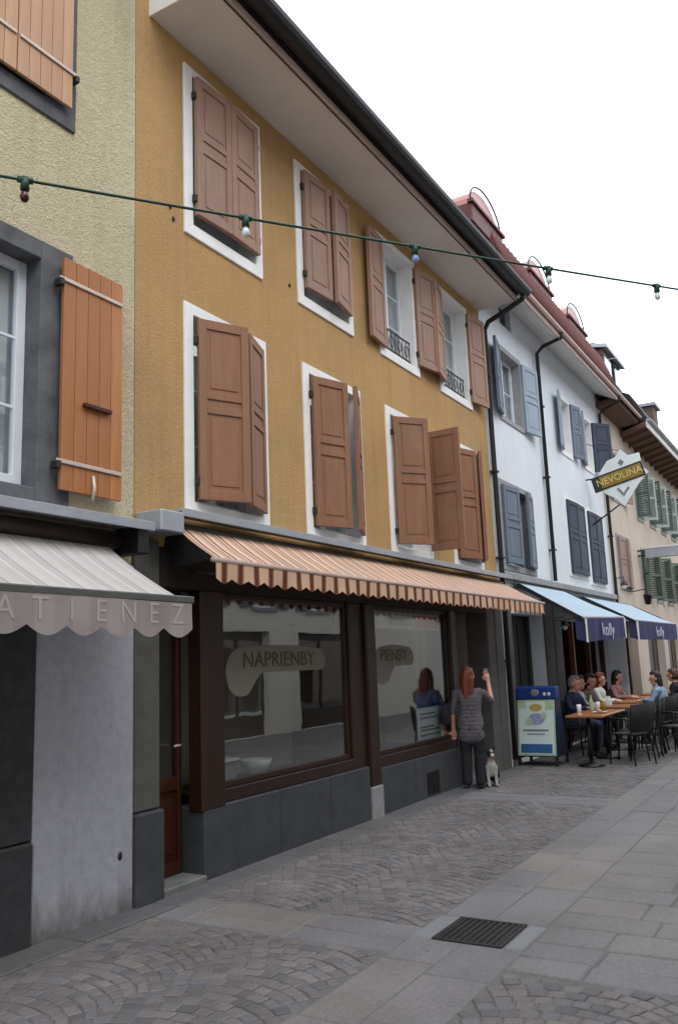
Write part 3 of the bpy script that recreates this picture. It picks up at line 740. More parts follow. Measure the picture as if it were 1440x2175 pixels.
# shop interior
b=MB(); x0,x1,y0,y1,z0,z1=5.05,12.1,FY+.3,FY+3.2,.02,2.61
b.quad((x0,y1,z0),(x1,y1,z0),(x1,y1,z1),(x0,y1,z1)); b.quad((x0,y0,z0),(x1,y0,z0),(x1,y1,z0),(x0,y1,z0)); b.quad((x0,y0,z1),(x1,y0,z1),(x1,y1,z1),(x0,y1,z1))
b.quad((x0,y0,z0),(x0,y1,z0),(x0,y1,z1),(x0,y0,z1)); b.quad((x1,y0,z0),(x1,y1,z0),(x1,y1,z1),(x1,y0,z1)); b.build('shop_room','grey_room',H1)
b=MB(); b.box(5.56,8.1,FY+.82,FY+.86,.03,2.6); b.build('display_backdrop','grey_room',H1)
b=MB(); b.box(5.84,8.03,FY+.2,FY+.24,2.06,2.2); b.build('pelmet','poster_grey',H1,bevel=.005)
b=MB(); b.box(6.5,6.75,FY+.80,FY+.819,.66,2.0); b.build('opening_shade_slab','dark_room',H1)  # dark slab stands in for a shaded opening, no hole cut
b=MB(); b.box(5.84,8.03,FY+.285,FY+.8,.5,.60); b.build('display_shelf','dark_room',H1)
b=MB(); b.box(8.57,10.9,FY+1.3,FY+1.35,.03,2.6); b.build('display_backdrop','dark_room',H1)
b=MB(); b.box(8.57,10.76,FY+.305,FY+1.29,.46,.56); b.build('display_shelf','dark_room',H1)
# printed decals on the panes
for a,c in ((5.95,7.62),(8.66,9.72)):
    mb=MB(); top=[];bot=[]; n=40; yy=FY+.0535; rd=.2
    for i in range(n+1):
        t=i/n; x=a+(c-a)*t; dl=x-a; dr=c-x
        rl=math.sqrt(max(0,1-(1-min(1,dl/rd))**2)); rr_=math.sqrt(max(0,1-(1-min(1,dr/.12))**2))
        k=min(1,max(0,(dl-.28)/.28)); k=k*k*(3-2*k)
        zt=1.80+.05*math.sin(t*PI); zb=1.40+(.20)*k; zm=1.62+.06*k
        e=min(rl,rr_); top.append((x,yy,zm+(zt-zm)*e)); bot.append((x,yy,zm-(zm-zb)*e))
    mb.add(top+bot,[(i,i+1,n+2+i,n+1+i) for i in range(n)])
    mb.build('banner_print','decal_cream',H1)
put_text('lettering','NAPRIENBY',.2,'decal_brown',H1,(6.80,FY+.0515,1.71),(R_(90),0,0),sx=1.15)
put_text('lettering','PIENBY',.2,'decal_brown',H1,(9.18,FY+.0515,1.72),(R_(90),0,0),sx=1.1)

# ================================================================== things in the shop windows
t=thing('poster','pale green notice with a blue heading in the ochre shop window','poster',(10.25,FY+.12,.63))
b=MB(); b.box(9.86,10.64,FY+.118,FY+.122,.63,1.25); b.build('sheet','poster_white',t)
b=MB(); b.box(9.86,10.64,FY+.114,FY+.1172,1.06,1.25); b.build('heading','sign_blue',t)
for z in (.98,.93,.82,.78,.72):
    b=MB(); b.box(9.95,10.3+random.random()*.25,FY+.1155,FY+.1175,z-.012,z+.012); b.build('text_line','poster_grey',t)
t=thing('window_sign','white strip sign with a red block at the top of the shop pane','sign',(9.7,FY+.12,2.04))
b=MB(); b.box(8.62,10.70,FY+.118,FY+.122,2.04,2.245); b.build('board','poster_white',t)
b=MB(); b.box(9.95,10.62,FY+.114,FY+.1172,2.07,2.215); b.build('red_block','poster_red',t)
b=MB(); b.box(9.25,9.85,FY+.1155,FY+.1175,2.09,2.13); b.build('text_line','poster_grey',t)
t=thing('display_box','white slatted box on the shelf behind the big shop pane','box',(6.4,FY+.5,.60))
b=MB(); b.box(6.22,6.55,FY+.4,FY+.62,.601,.80); b.build('body','poster_grey',t,bevel=.01)
b=MB(); b.box(6.2,6.57,FY+.38,FY+.64,.801,.83); b.build('lid','sign_white',t,bevel=.006)
t=thing('display_bowl','round white bowl on the shelf behind the big shop pane','bowl',(6.95,FY+.48,.60))
b=MB(); b.lathe([(.05,.001),(.055,.02),(.13,.09),(.16,.17),(.15,.17),(.12,.1),(.03,.04)],6.95,FY+.48,.60); b.build('bowl','sign_white',t)
for i,(xx,hh,m_) in enumerate(((9.0,.34,'poster_grey'),(9.3,.24,'cloth_brown'),(9.6,.42,'sign_dark'))):
    t=thing('vase',['tall grey vase in the shop window','squat brown vase in the shop window','slim dark vase in the shop window'][i],'vase',(xx,FY+.55,.56))
    b=MB(); b.lathe([(.05,.001),(.08,.04),(.1,hh*.4),(.06,hh*.75),(.045,hh*.9),(.06,hh),(.05,hh)],xx,FY+.55,.56); b.build('body',m_,t)
    b=MB(); b.lathe([(.048,hh-.02),(.064,hh+.001),(.064,hh+.012),(.048,hh+.012)],xx,FY+.55,.56); b.build('rim',m_,t)
# ================================================================== white house
H2=thing('white_house','white rendered house with slate blue shutters and red mansard roof','house',(16.7,FY,0))
wx0,wx1=12.786,20.67
op=[(13.58,14.70,5.74,6.95),(13.2,14.72,3.14,4.46),(17.25,17.98,5.86,7.0),(19.1,19.82,5.86,7.0),(17.1,18.38,3.30,4.76),(18.75,19.92,3.22,4.74),(13.84,14.45,7.5,7.92)]
holes=[(a-.1,c+.1,z0-.1,z1+.1) for a,c,z0,z1 in op[:6]]+[op[6],(13.22,14.95,0,2.35),(16.0,19.72,0,2.5)]
b=MB(); facade(b,wx0,wx1,0,8.3,holes); shell(b,wx0,wx1,8.3); b.build('wall','white_stucco',H2)
for i,(a,c,z0,z1) in enumerate(op[:6]):
    surround(H2,a-.1,c+.1,z0-.1,z1+.1,.1,'pale_stone' if i in (0,1) else 'white_paint',y1=FY+.2)
    casement(H2,a,c,z0,z1,FY+.14,cols=1,rows=2,fw=.05)
b=MB(); b.box(13.84,14.45,FY+.1,FY+.13,7.5,7.92); b.build('attic_hatch','shutter_navy',H2)
def sh2(hx,z0,z1,wd,d,th,m): shutter(H2,hx,z0,z1,wd,d,th,m,kind='panel',y=FY-.045,hinge=False)
sh2(13.54,5.72,6.97,.5,1,168,'shutter_slate'); sh2(14.74,5.68,6.97,.6,-1,171,'shutter_pale_slate')
sh2(13.2,3.16,4.46,.62,1,5,'shutter_slate'); sh2(14.72,3.16,4.46,.56,-1,10,'shutter_slate')
sh2(17.22,5.84,7.02,.44,1,168,'shutter_pale_slate'); sh2(18.01,5.84,7.02,.42,-1,168,'shutter_slate')
sh2(19.07,5.84,7.02,.44,1,168,'shutter_pale_slate'); sh2(19.85,5.84,7.02,.5,-1,140,'shutter_navy')
sh2(17.1,3.28,4.78,.64,1,2,'shutter_navy'); sh2(18.38,3.28,4.78,.64,-1,2,'shutter_navy')
sh2(18.75,3.2,4.76,.585,1,2,'shutter_navy'); sh2(19.92,3.2,4.76,.585,-1,2,'shutter_navy')
b=MB(); b.box(wx0+.12,wx1,FY-.09,FY-.002,2.88,3.0); b.build('cornice','pale_stone',H2,bevel=.015)
b=MB(); b.prism([(4.08,7.70),(FY+.02,7.98),(FY+.02,8.05),(4.08,7.78)],'x',wx0+.003,wx1); b.build('soffit','soffit_paint',H2)
b=MB(); b.box(wx0,wx1,4.055,4.078,7.685,7.84); b.build('fascia','fascia_pink',H2)
b=MB(); pr=[(4.01+.045*math.cos(t),7.83+.045*math.sin(t)) for t in [PI+i*PI/8 for i in range(9)]]
b.prism(pr,'x',wx0+.06,wx1+2.4); b.build('gutter','gutter_copper',H2)
b=MB(); b.prism([(4.05,7.84),(4.38,8.78),(8,10.6),(12,8.3),(12,8.2),(4.3,8.12)],'x',wx0-.03,wx1+.003); b.build('roof','roof_red',H2)
b=MB()
for k in range(40):
    xx=wx0+.1+k*.197; b.tube([(xx,4.035,7.86),(xx,4.2,8.33),(xx,4.39,8.84)],.05,7)
o=b.build('roof_tiles','roof_red',H2); o['kind']='stuff'
for cx in (12.72,15.65,18.3):
    hw=.72
    b=MB(); b.box(cx-hw,cx+hw,4.30,5.6,8.52,8.86); d_=b.build('dormer','copper_red',H2,bevel=.02)
    n=14; arc=[(cx-hw*.96*math.cos(PI*i/n),8.86+.42*math.sin(PI*i/n)) for i in range(n+1)]
    b=MB(); b.prism(arc,'y',4.37,5.6); b.build('dormer_vault','pink_glazing',d_)
    b=MB(); b.tube([(x,4.33,z+.06) for x,z in arc],.015,6); b.build('dormer_hoop','iron',d_)
    b=MB(); b.box(cx-hw-.04,cx+hw+.04,4.26,4.36,8.84,8.89); b.build('dormer_sill','copper_red',d_)
b=MB(); b.tube([(15.74,4.0,7.8),(15.74,4.02,7.70),(15.74,4.4,7.60),(15.74,4.53,7.48),(15.74,4.53,3.02)],.038,8); b.build('downpipe','black_metal',H2)
b=MB(); b.tube([(20.66,4.0,7.8),(20.66,4.02,7.68),(20.66,4.4,7.52),(20.66,4.53,7.42),(20.66,4.53,.1)],.038,8); b.build('downpipe','black_metal',H2)
for xx,zz in ((15.74,6.4),(15.74,5.0),(15.74,3.6),(20.66,6.4),(20.66,4.4)):
    b=MB(); b.box(xx-.055,xx+.055,4.475,4.598,zz-.014,zz+.014); b.build('pipe_clamp','iron',H2)
# ground floor
for a,c in ((12.93,13.21),(14.97,15.45),(15.52,15.98),(19.74,20.5)):
    b=MB(); b.box(a,c,FY-.04,FY+.35,-.1,2.72); b.build('pier','pier_stone' if a<19 else 'white_paint',H2,bevel=.015)
b=MB(); b.box(13.22,14.96,FY+.3,FY+.36,.0,2.35)
for k in range(3): b.box(13.3+k*.56,13.3+k*.56+.46,FY+.285,FY+.3,.2,2.2)
b.build('door','brown_wood',H2)
b=MB(); x0,x1,y0,y1,z0,z1=16.0,19.72,FY+.3,FY+4,.02,2.49
b.quad((x0,y1,z0),(x1,y1,z0),(x1,y1,z1),(x0,y1,z1)); b.quad((x0,y0,z0),(x1,y0,z0),(x1,y1,z0),(x0,y1,z0)); b.quad((x0,y0,z1),(x1,y0,z1),(x1,y1,z1),(x0,y1,z1))
b.quad((x0,y0,z0),(x0,y1,z0),(x0,y1,z1),(x0,y0,z1)); b.quad((x1,y0,z0),(x1,y1,z0),(x1,y1,z1),(x1,y0,z1)); b.build('cafe_room','red_room',H2)
b=MB(); 
for xx in (16.0,17.2,18.4,19.62): b.box(xx,xx+.1,FY+.1,FY+.2,0,2.5)
b.box(16.1,19.62,FY+.101,FY+.2,2.3,2.5); b.box(16.1,19.62,FY+.102,FY+.2,0,.5)
f_=b.build('cafe_front','door_wood',H2,bevel=.006)

b=MB(); b.box(19.62,19.68,4.22,FY-.05,.03,2.25); d_=b.build('added_panel','window_white',H2,bevel=.006)  # white panel added forward of the shaded pier to catch street light
for z0,z1 in ((.15,.95),(1.1,2.1)):
    b=MB(); b.box(19.612,19.6195,4.27,FY-.1,z0,z1); b.build('added_panel_inset','window_white',d_)

# ================================================================== narrow beige house
H3=thing('narrow_house','narrow beige house with faded pink shutters and brown eaves','house',(22,FY,0))
ax0,ax1=20.675,23.2
op=[(21.55,22.75,3.26,4.5),(21.6,22.6,5.5,6.7)]
b=MB(); facade(b,ax0,ax1,0,7.9,[(a-.08,c+.08,z0-.08,z1+.08) for a,c,z0,z1 in op]+[(21.2,22.9,0,2.4)]); shell(b,ax0,ax1,7.9); b.build('wall','pink_beige_stucco',H3)
for a,c,z0,z1 in op:
    surround(H3,a-.08,c+.08,z0-.08,z1+.08,.08,'pale_stone',y1=FY+.2); casement(H3,a,c,z0,z1,FY+.13,rows=2)
shutter(H3,21.55,3.26,4.5,.58,1,3,'shutter_pink',hinge=False); shutter(H3,22.75,3.26,4.5,.58,-1,8,'shutter_pink',hinge=False)
shutter(H3,21.58,5.5,6.7,.5,1,165,'shutter_pink',hinge=False); shutter(H3,22.62,5.5,6.7,.5,-1,165,'shutter_pink',hinge=False)
b=MB(); b.box(21.2,22.9,FY+.3,FY+.36,0,2.4); b.build('door','door_wood',H3)
b=MB(); b.prism([(4.1,7.70),(FY+.02,7.62),(FY+.02,7.72),(4.1,7.80)],'x',ax0+.003,ax1); b.build('soffit','soffit_brown',H3)
b=MB(); b.prism([(4.02,7.86),(4.6,8.85),(8,10.4),(12,8.2),(12,8.0),(4.3,7.9)],'x',ax0+.006,ax1+.02); b.build('roof','roof_brown',H3)
for cx,mm in ((21.55,'roof_brown'),(22.65,'roof_dark')):
    b=MB(); b.box(cx-.4,cx+.4,4.40,5.8,8.45,9.25); d_=b.build('dormer',mm,H3,bevel=.02)
    b=MB(); b.box(cx-.34,cx+.34,4.385,4.399,8.6,9.15); b.build('dormer_window','pane_glass',d_)
    b=MB(); b.prism([(4.28,9.24),(5.8,9.5),(5.8,9.58),(4.28,9.33)],'x',cx-.5,cx+.5); b.build('dormer_roof','grey_zinc',d_)
b=MB(); b.box(22.9,23.3,5.0,5.5,8.8,10.0); ch=b.build('chimney','roof_brown',H3,bevel=.02)
b=MB(); b.box(22.85,23.35,4.95,5.55,10.0,10.08); b.build('chimney_cap','pale_stone',ch)
# ================================================================== long beige house
H4=thing('long_house','long pale beige house with rows of grey green shutters and deep brown eaves','house',(28,FY,0))
bx0,bx1=23.21,37
ups=[(24.5+1.8*i,25.2+1.8*i) for i in range(6)]
op=[(a,c,5.36,6.62) for a,c in ups]+[(a,c,3.12,4.42) for a,c in ups]
gf=[(24.2,26.6),(27.2,29.6),(30.2,32.6)]
b=MB(); facade(b,bx0,bx1,0,7.9,[(a-.08,c+.08,z0-.08,z1+.08) for a,c,z0,z1 in op]+[(a,c,0,2.4) for a,c in gf]); shell(b,bx0,bx1,7.9); b.build('wall','pink_beige_stucco',H4)
for a,c,z0,z1 in op:
    surround(H4,a-.08,c+.08,z0-.08,z1+.08,.08,'pale_stone',y1=FY+.2); casement(H4,a,c,z0,z1,FY+.13,rows=2)
    lo=z0<4
    shutter(H4,a-.02,z0,z1,.4,1,112 if not lo else 150,'shutter_green',kind='louvre',hinge=False,y=FY-.04); shutter(H4,c+.02,z0,z1,.4,-1,120 if not lo else 140,'shutter_pale' if not lo else 'shutter_green',kind='louvre',hinge=False,y=FY-.04)
for a,c in gf:
    b=MB(); b.box(a,c,FY+.2,FY+.26,0,2.4)
    for k in range(3): b.box(a+.1+k*.77,a+.72+k*.77,FY+.18,FY+.2,.5,2.2)
    b.build('shop_door','brown_wood',H4)
b=MB(); b.prism([(3.9,7.60),(FY+.02,7.42),(FY+.02,7.52),(3.9,7.74)],'x',bx0,bx1); b.build('soffit','soffit_brown',H4)
for k in range(18):
    xx=bx0+.3+k*.75; b=MB(); b.prism([(3.92,7.53),(FY,7.33),(FY,7.42),(3.92,7.60)],'x',xx,xx+.1); b.build('rafter','soffit_brown',H4)
b=MB(); b.box(bx0-.005,bx1,3.86,3.898,7.55,7.76); b.build('fascia','soffit_paint',H4)
b=MB(); b.prism([(3.82+.06*math.cos(t),7.78+.06*math.sin(t)) for t in [PI+i*PI/8 for i in range(9)]],'x',bx0-.03,bx1); b.build('gutter','grey_zinc',H4)
b=MB(); b.prism([(3.84,7.78),(4.25,8.55),(8,10.4),(12,8.2),(12,8.0),(4.0,7.75)],'x',bx0+.003,bx1); b.build('roof','roof_dark',H4)
b=MB(); b.box(29.6,30.4,4.7,5.4,8.6,9.9); ch=b.build('chimney','roof_brown',H4,bevel=.02)
b=MB(); b.box(29.5,30.5,4.6,5.5,9.9,10.0); b.build('chimney_cap','pale_stone',ch)

# ================================================================== houses across the street (seen as reflections in the shop panes)
def opposite(name,label,x0,x1,zt,mat,wins,shops,shmat):
    H=thing(name,label,'house',((x0+x1)/2,STY0,0)); Y=STY0
    b=MB(); holes=[(a,c,z0,z1) for a,c,z0,z1 in wins]+[(a,c,0,2.5) for a,c in shops]
    facade(b,x0,x1,0,zt,holes,y=Y,depth=-.22); shell(b,x0,x1,zt,y0=Y,y1=Y-7); b.build('wall',mat,H)
    for a,c,z0,z1 in wins:
        b=MB(); t=.09
        b.box(a-t,a,Y-.02,Y+.025,z0-t,z1+t); b.box(c,c+t,Y-.02,Y+.025,z0-t,z1+t); b.box(a,c,Y-.02,Y+.024,z1,z1+t); b.box(a,c,Y-.02,Y+.05,z0-t,z0)
        b.build('window_surround','pale_stone',H)
        casement(H,a,c,z0,z1,Y-.2,rows=2,curtain=False)
        for hx,d in ((a,-1),(c,1)):
            b=MB(); u,v=sorted((hx+d*.1,hx+d*.55)); b.box(u,v,Y+.026,Y+.06,z0,z1); b.build('shutter',shmat,H,bevel=.006)
    for a,c in shops:
        b=MB(); b.box(a,c,Y-.2,Y-.16,0,.5); b.box(a,c,Y-.2,Y-.16,2.3,2.5)
        k=a
        while k<c+.01: b.box(k-.04 if k>a else k,k+.04 if k<c-.02 else k,Y-.199,Y-.15,.5,2.3); k+=(c-a)/3
        f_=b.build('shop_front','brown_wood',H)
        b=MB(); b.box(a,c,Y-.185,Y-.18,.5,2.3); b.build('pane','pane_glass',f_)
    b=MB(); b.prism([(Y+.55,zt-.1),(Y-7.4,zt-.1),(Y-3.5,zt+2.6)],'x',x0,x1-.004); b.build('roof','roof_brown',H)
    return H
opposite('rendered_house','pale cream house across the street with green shutters',-8,3.9,8.6,'opposite_plaster',[(a,a+.95,z,z+1.5) for a in (-6,-3.2,-.4,2.1) for z in (3.1,5.5)],[(-5,-2),(-.5,2.8)],'shutter_green')
opposite('townhouse','grey rendered house across the street with brown shutters',3.91,13.5,9.2,'opposite_render',[(a,a+.95,z,z+1.5) for a in (4.9,7.3,9.7,11.8) for z in (3.2,5.7)],[(4.6,7.4),(8.6,12.2)],'shutter_brown')
opposite('corner_house','cream house across the street with slate shutters',13.51,27,8.0,'opposite_plaster',[(a,a+.95,z,z+1.4) for a in (14.5,17,19.5,22,24.5) for z in (3.1,5.3)],[(14.4,17.6),(19,23)],'shutter_slate')

opposite('terrace_house','pale grey house far along the other side of the street',27.01,60,8.6,'opposite_render',[(a,a+.95,z,z+1.4) for a in (28,31,34,37,40) for z in (3.1,5.5)],[(28.4,32),(35,39)],'shutter_brown')

# ================================================================== awnings
def cloth(mb,A,B,C,D,nu,nv,sag=.0):
    """A-B along the wall, D-C along the front"""
    A,B,C,D=map(Vector,(A,B,C,D)); V=[]
    for j in range(nv+1):
        t=j/nv; p=A.lerp(D,t); q=B.lerp(C,t)
        for i in range(nu+1):
            v=p.lerp(q,i/nu); v.z-=sag*math.sin(t*PI)*(1+.25*math.sin(i*1.3))-.009*_mn.noise((v.x*2.3,v.y*5,1.7))*min(1,4*t*(1.02-t)+.1); V.append(tuple(v))
    F=[(j*(nu+1)+i,j*(nu+1)+i+1,(j+1)*(nu+1)+i+1,(j+1)*(nu+1)+i) for j in range(nv) for i in range(nu)]
    mb.smooth=True; mb.add(V,F)
def valance(mb,A,B,drop,fn,n,wave=.006):
    A,B=Vector(A),Vector(B); V=[]; L=(B-A).length
    for i in range(n+1):
        t=i/n; p=A.lerp(B,t); k=wave*(math.sin(t*L*9)+1.6*_mn.noise((p.x*3.1,0,3.3)))
        V.append(tuple(p)); V.append((p.x,p.y+k*.4,p.z-drop*.5)); V.append((p.x,p.y+k,p.z-drop+fn(p.x)+.008*_mn.noise((p.x*4.7,2.2,0))))
    F=[]
    for i in range(n): F+=[(3*i,3*i+3,3*i+4,3*i+1),(3*i+1,3*i+4,3*i+5,3*i+2)]
    mb.smooth=True; mb.add(V,F)
# striped awning of the ochre house
A1=thing('shop_awning','orange and cream striped awning with zigzag valance on the ochre house','awning',(8.8,FY,2.8),group=None)
f0,f1=(5.12,4.09,2.485),(12.64,3.855,2.44)
b=MB(); cloth(b,(5.08,4.50,2.80),(12.64,4.50,2.80),f1,f0,76,8,.012); b.build('canopy','awning_orange',A1)
b=MB(); valance(b,(f0[0],f0[1]-.012,f0[2]-.03),(f1[0],f1[1]-.012,f1[2]-.03),.165,lambda x:.042*(1-abs(2*(((x-5.02)/.2)%1)-1)),376); b.build('valance','valance_orange',A1)
b=MB(); b.tube([(f0[0]-.03,f0[1],f0[2]-.012),(f1[0]+.03,f1[1],f1[2]-.012)],.022,8); b.build('front_bar','fascia_pink',A1)
b=MB(); b.box(5.06,12.80,4.36,FY-.025,2.875,2.90); b.box(5.06,12.80,4.352,4.36,2.84,2.905); b.build('hood','grey_zinc',A1,bevel=.004)
b=MB(); b.box(4.79,5.058,4.33,FY-.001,2.69,2.86); b.build('end_bracket','grey_zinc',A1,bevel=.012)
b=MB(); b.tube([(5.08,4.51,2.76),(12.66,4.51,2.76)],.055,9); b.build('roller','dark_grey_metal',A1)
b=MB(); b.quad((5.09,4.54,2.79),(5.115,4.09,2.48),(5.115,4.54,2.44),(5.09,4.58,2.6)); b.build('side_flap','black_metal',A1)  # flap coloured black to stand in for shade beneath the awning
for xx in (5.4,7.4,9.4,11.4,12.4):
    t=(xx-5.12)/7.5; yy=4.09-.235*t; zz=2.485-.045*t
    b=MB(); b.tube([(xx,4.56,2.45),(xx,(yy+4.5)/2,2.40),(xx,yy,zz-.015)],.014,6); b.build('arm','dark_grey_metal',A1)
# pale awning of the plastered house
A0=thing('shop_awning','pale grey awning with scalloped lettered valance on the olive plastered house','awning',(3,FY,2.5))
f0,f1=(1.3,3.78,2.125),(4.40,3.78,2.105)
b=MB(); cloth(b,(1.3,4.5,2.545),(4.42,4.5,2.545),f1,f0,30,8,.02); b.build('canopy','awning_pale',A0)
b=MB(); valance(b,(f0[0],f0[1]-.026,f0[2]-.02),(f1[0]+.05,f1[1]-.026,f1[2]-.02),.17,lambda x:-.055*abs(math.sin(PI*(x-4.45)/.27)),240,.008); b.build('valance','valance_pale',A0)
b=MB(); b.box(f0[0],f1[0]+.08,f0[1]-.028,f0[1]+.03,2.085,2.135); b.build('front_bar','dark_grey_metal',A0,bevel=.008)
b=MB(); b.box(1.2,4.68,4.30,FY-.001,2.70,2.73); b.box(1.2,4.68,4.29,4.30,2.665,2.735); b.build('hood','grey_zinc',A0,bevel=.004)
b=MB(); b.tube([(1.25,4.50,2.60),(4.50,4.50,2.60)],.062,10); b.build('roller','brown_wood',A0)
b=MB(); b.box(4.56,4.67,4.34,FY-.001,2.50,2.69); b.build('end_bracket','black_metal',A0,bevel=.006)
for xx in (1.7,4.3):
    b=MB(); b.tube([(xx,4.56,2.5),(xx-.35,4.1,2.2),(xx,3.8,2.11)],.016,6); b.build('arm','dark_grey_metal',A0)
for i,ch in enumerate('EZATIENEZ'):
    xx=4.31-.225*(8-i); o=put_text('letter',ch,.19,'awning_letter',A0,(xx,f0[1],2.005),(R_(90),0,0),extr=.0004)
    VA=Vector((f0[0],f0[1]-.026,f0[2]-.02)); VB=Vector((f1[0]+.05,f1[1]-.026,f1[2]-.02)); VL=(VB-VA).length
    for v in o.data.vertices:
        X_=xx+v.co.x; Z_=2.005+v.co.y; t_=(X_-VA.x)/(VB.x-VA.x); p_=VA.lerp(VB,t_); q_=min(1.2,max(0,(p_.z-Z_)/.17)); k_=.008*(math.sin(t_*VL*9)+1.6*_mn.noise((X_*3.1,0,3.3)))
        f_=q_*.8 if q_<.5 else .4+(q_-.5)*1.2
        v.co.z=-(p_.y+k_*f_-.0022-f0[1])+(v.co.z)
# blue cafe awnings
def blue_awning(label,xa,xb,za,zb,za2,zb2,yf,txt,tx):
    A=thing('cafe_awning',label,'awning',((xa+xb)/2,FY,2.6),group=None)
    b=MB(); cloth(b,(xa,4.52,za),(xb,4.52,za),(xb,yf,zb2),(xa,yf,zb),20,6,.015); b.build('canopy','awning_blue',A)
    b=MB(); valance(b,(xa,yf-.02,zb-.02),(xb,yf-.02,zb2-.02),.36,lambda x:0,60,.012); b.build('valance','valance_navy',A)
    b=MB(); b.tube([(xa-.02,yf,zb-.01),(xb+.02,yf,zb2-.01)],.024,8); b.build('front_bar','grey_zinc',A)
    for xx,z in ((xa,zb),(xb,zb2)):
        b=MB(); b.bar((xx,4.5,za-.035),(xx,yf+.01,z-.035),.03,.06); b.build('side_rail','black_metal',A)
        b=MB(); b.quad((xx,yf,z-.03),(xx,yf+.14,z+.02),(xx,yf+.14,z-.33),(xx,yf-.01,z-.38)); b.build('side_flap','valance_navy',A)
        b=MB(); b.box(xx-.035,xx+.035,yf-.035,yf-.022,z-.39,z-.02); b.build('edge_trim','sign_white',A)
    b=MB(); b.tube([(xa,4.52,za-.05),(xb,4.52,za-.05)],.05,8); b.build('roller','dark_grey_metal',A)
    for xx in (xa+.3,xb-.3):
        b=MB(); b.tube([(xx,4.58,za-.25),(xx,(yf+4.5)/2,zb-.02),(xx,yf+.02,(zb+zb2)/2-.02)],.014,6); b.build('arm','dark_grey_metal',A)
    put_text('lettering',txt,.30,'valance_text',A,(tx,yf-.040,(zb+zb2)/2-.22),(R_(90),0,0),sx=1.5)
blue_awning('light blue awning with navy lettered valance beside the orange striped awning',13.42,16.15,2.85,2.22,2.85,2.30,3.47,'kolly',14.8)
blue_awning('light blue awning with navy lettered valance beyond the white cafe post',17.38,21.9,2.82,2.27,2.82,2.29,3.49,'kolly',19.6)

# ================================================================== hanging sign
T=thing('hanging_sign','white ornamental hanging sign with slanted ochre lettered band on the white house','sign',(19.0,FY,5.4))
X=19.0
outl=[(4.28,5.62),(4.10,5.86),(3.92,5.92),(3.80,6.08),(3.64,5.92),(3.40,5.95),(3.36,5.62),(3.24,5.5),(3.45,5.28),(3.62,5.05),(3.80,4.80),(3.98,5.0),(4.18,5.12),(4.3,5.3)]
b=MB(); b.prism(outl,'x',X-.02,X+.02); b.build('board','sign_white',T,bevel=.006)
ang=R_(-13)
def bandq(y0,y1,h0,h1,x):   # band tilted in the plane of the board
    c=Vector((3.84,5.48)); ca,sa=math.cos(ang),math.sin(ang)
    return [(c.x+u*ca-v*sa,c.y+u*sa+v*ca) for u,v in ((y0,h0),(y1,h0),(y1,h1),(y0,h1))]
b=MB(); b.prism(bandq(-.52,.62,-.17,.17,X),'x',X-.036,X+.036); b.build('band','sign_dark',T,bevel=.004)
b=MB(); b.prism(bandq(-.48,.44,-.13,.13,X),'x',X-.042,X+.042); b.build('band_field','sign_ochre',T)
o=put_text('lettering','NEVOLINA',.22,'sign_letter',T,(X-.045,3.86,5.475),(0,0,0),sx=.95)
o.rotation_euler=(Matrix(((0,0,-1),(-1,0,0),(0,1,0)))@Matrix.Rotation(R_(13),3,'Z')).to_euler()
b=MB(); b.prism([(3.94,5.2),(3.8,5.02),(3.66,5.2),(3.7,5.23),(3.8,5.1),(3.9,5.23)],'x',X-.028,X+.028); b.build('chevron','poster_grey',T)
b=MB(); b.prism([(3.87,5.78),(3.8,5.70),(3.73,5.78),(3.8,5.86)],'x',X-.028,X+.028); b.build('crest','poster_grey',T)
b=MB(); b.tube([(X,FY+.01,4.42),(X,3.9,4.86)],.018,6); b.build('strut','iron',T)
b=MB(); b.tube([(X,FY+.01,5.5),(X,4.2,5.5)],.018,6); b.build('bracket','iron',T)
b=MB(); b.tube([(X,FY+.01,6.35),(X,3.8,6.05)],.008,5); b.build('stay_wire','iron',T)

# ================================================================== festoon string
P0=Vector((2.14,2.67,3.70)); DR=Vector((.878,-.469,.095))
def sp(t):
    p=P0+DR*t; p.z+=.0; p.z-= .16*(1-((t-2.5)/6)**2)*.35 if abs(t-2.5)<6 else 0; return p
T=thing('festoon_string','green festoon cable with coloured bulbs strung across the street','string lights',tuple(sp(-4.0)))
ta=-4.1; tb=13.36
b=MB(); b.tube([sp(ta+(tb-ta)*i/90) for i in range(91)],.0065,6); b.build('cable','string_green',T)
cols=['clear_bulb','clear_bulb','blue_bulb','clear_bulb','clear_bulb']
for k in range(-4,13):
    p=sp(k); m_={0:'dark_red_bulb',1:'clear_bulb',2:'blue_bulb'}.get(k,cols[k%5])
    b=MB(); b.tube([p+Vector((0,0,.012)),p-Vector((0,0,.045))],.019,8,rs=[.016,.019]); b.tube([p-DR*.03,p+DR*.03],.014,7); s_=b.build('socket','string_green',T)
    b=MB(); b.lathe([(.009,0),(.012,-.009),(.018,-.023),(.019,-.035),(.013,-.048),(.004,-.053)],p.x,p.y,p.z-.045,10); b.build('bulb',m_,s_)
for p in (sp(ta),sp(tb)):
    b=MB(); yy=FY if p.y>0 else STY0; b.tube([p,(p.x,yy,p.z)],.012,6); b.build('hook','iron',T)

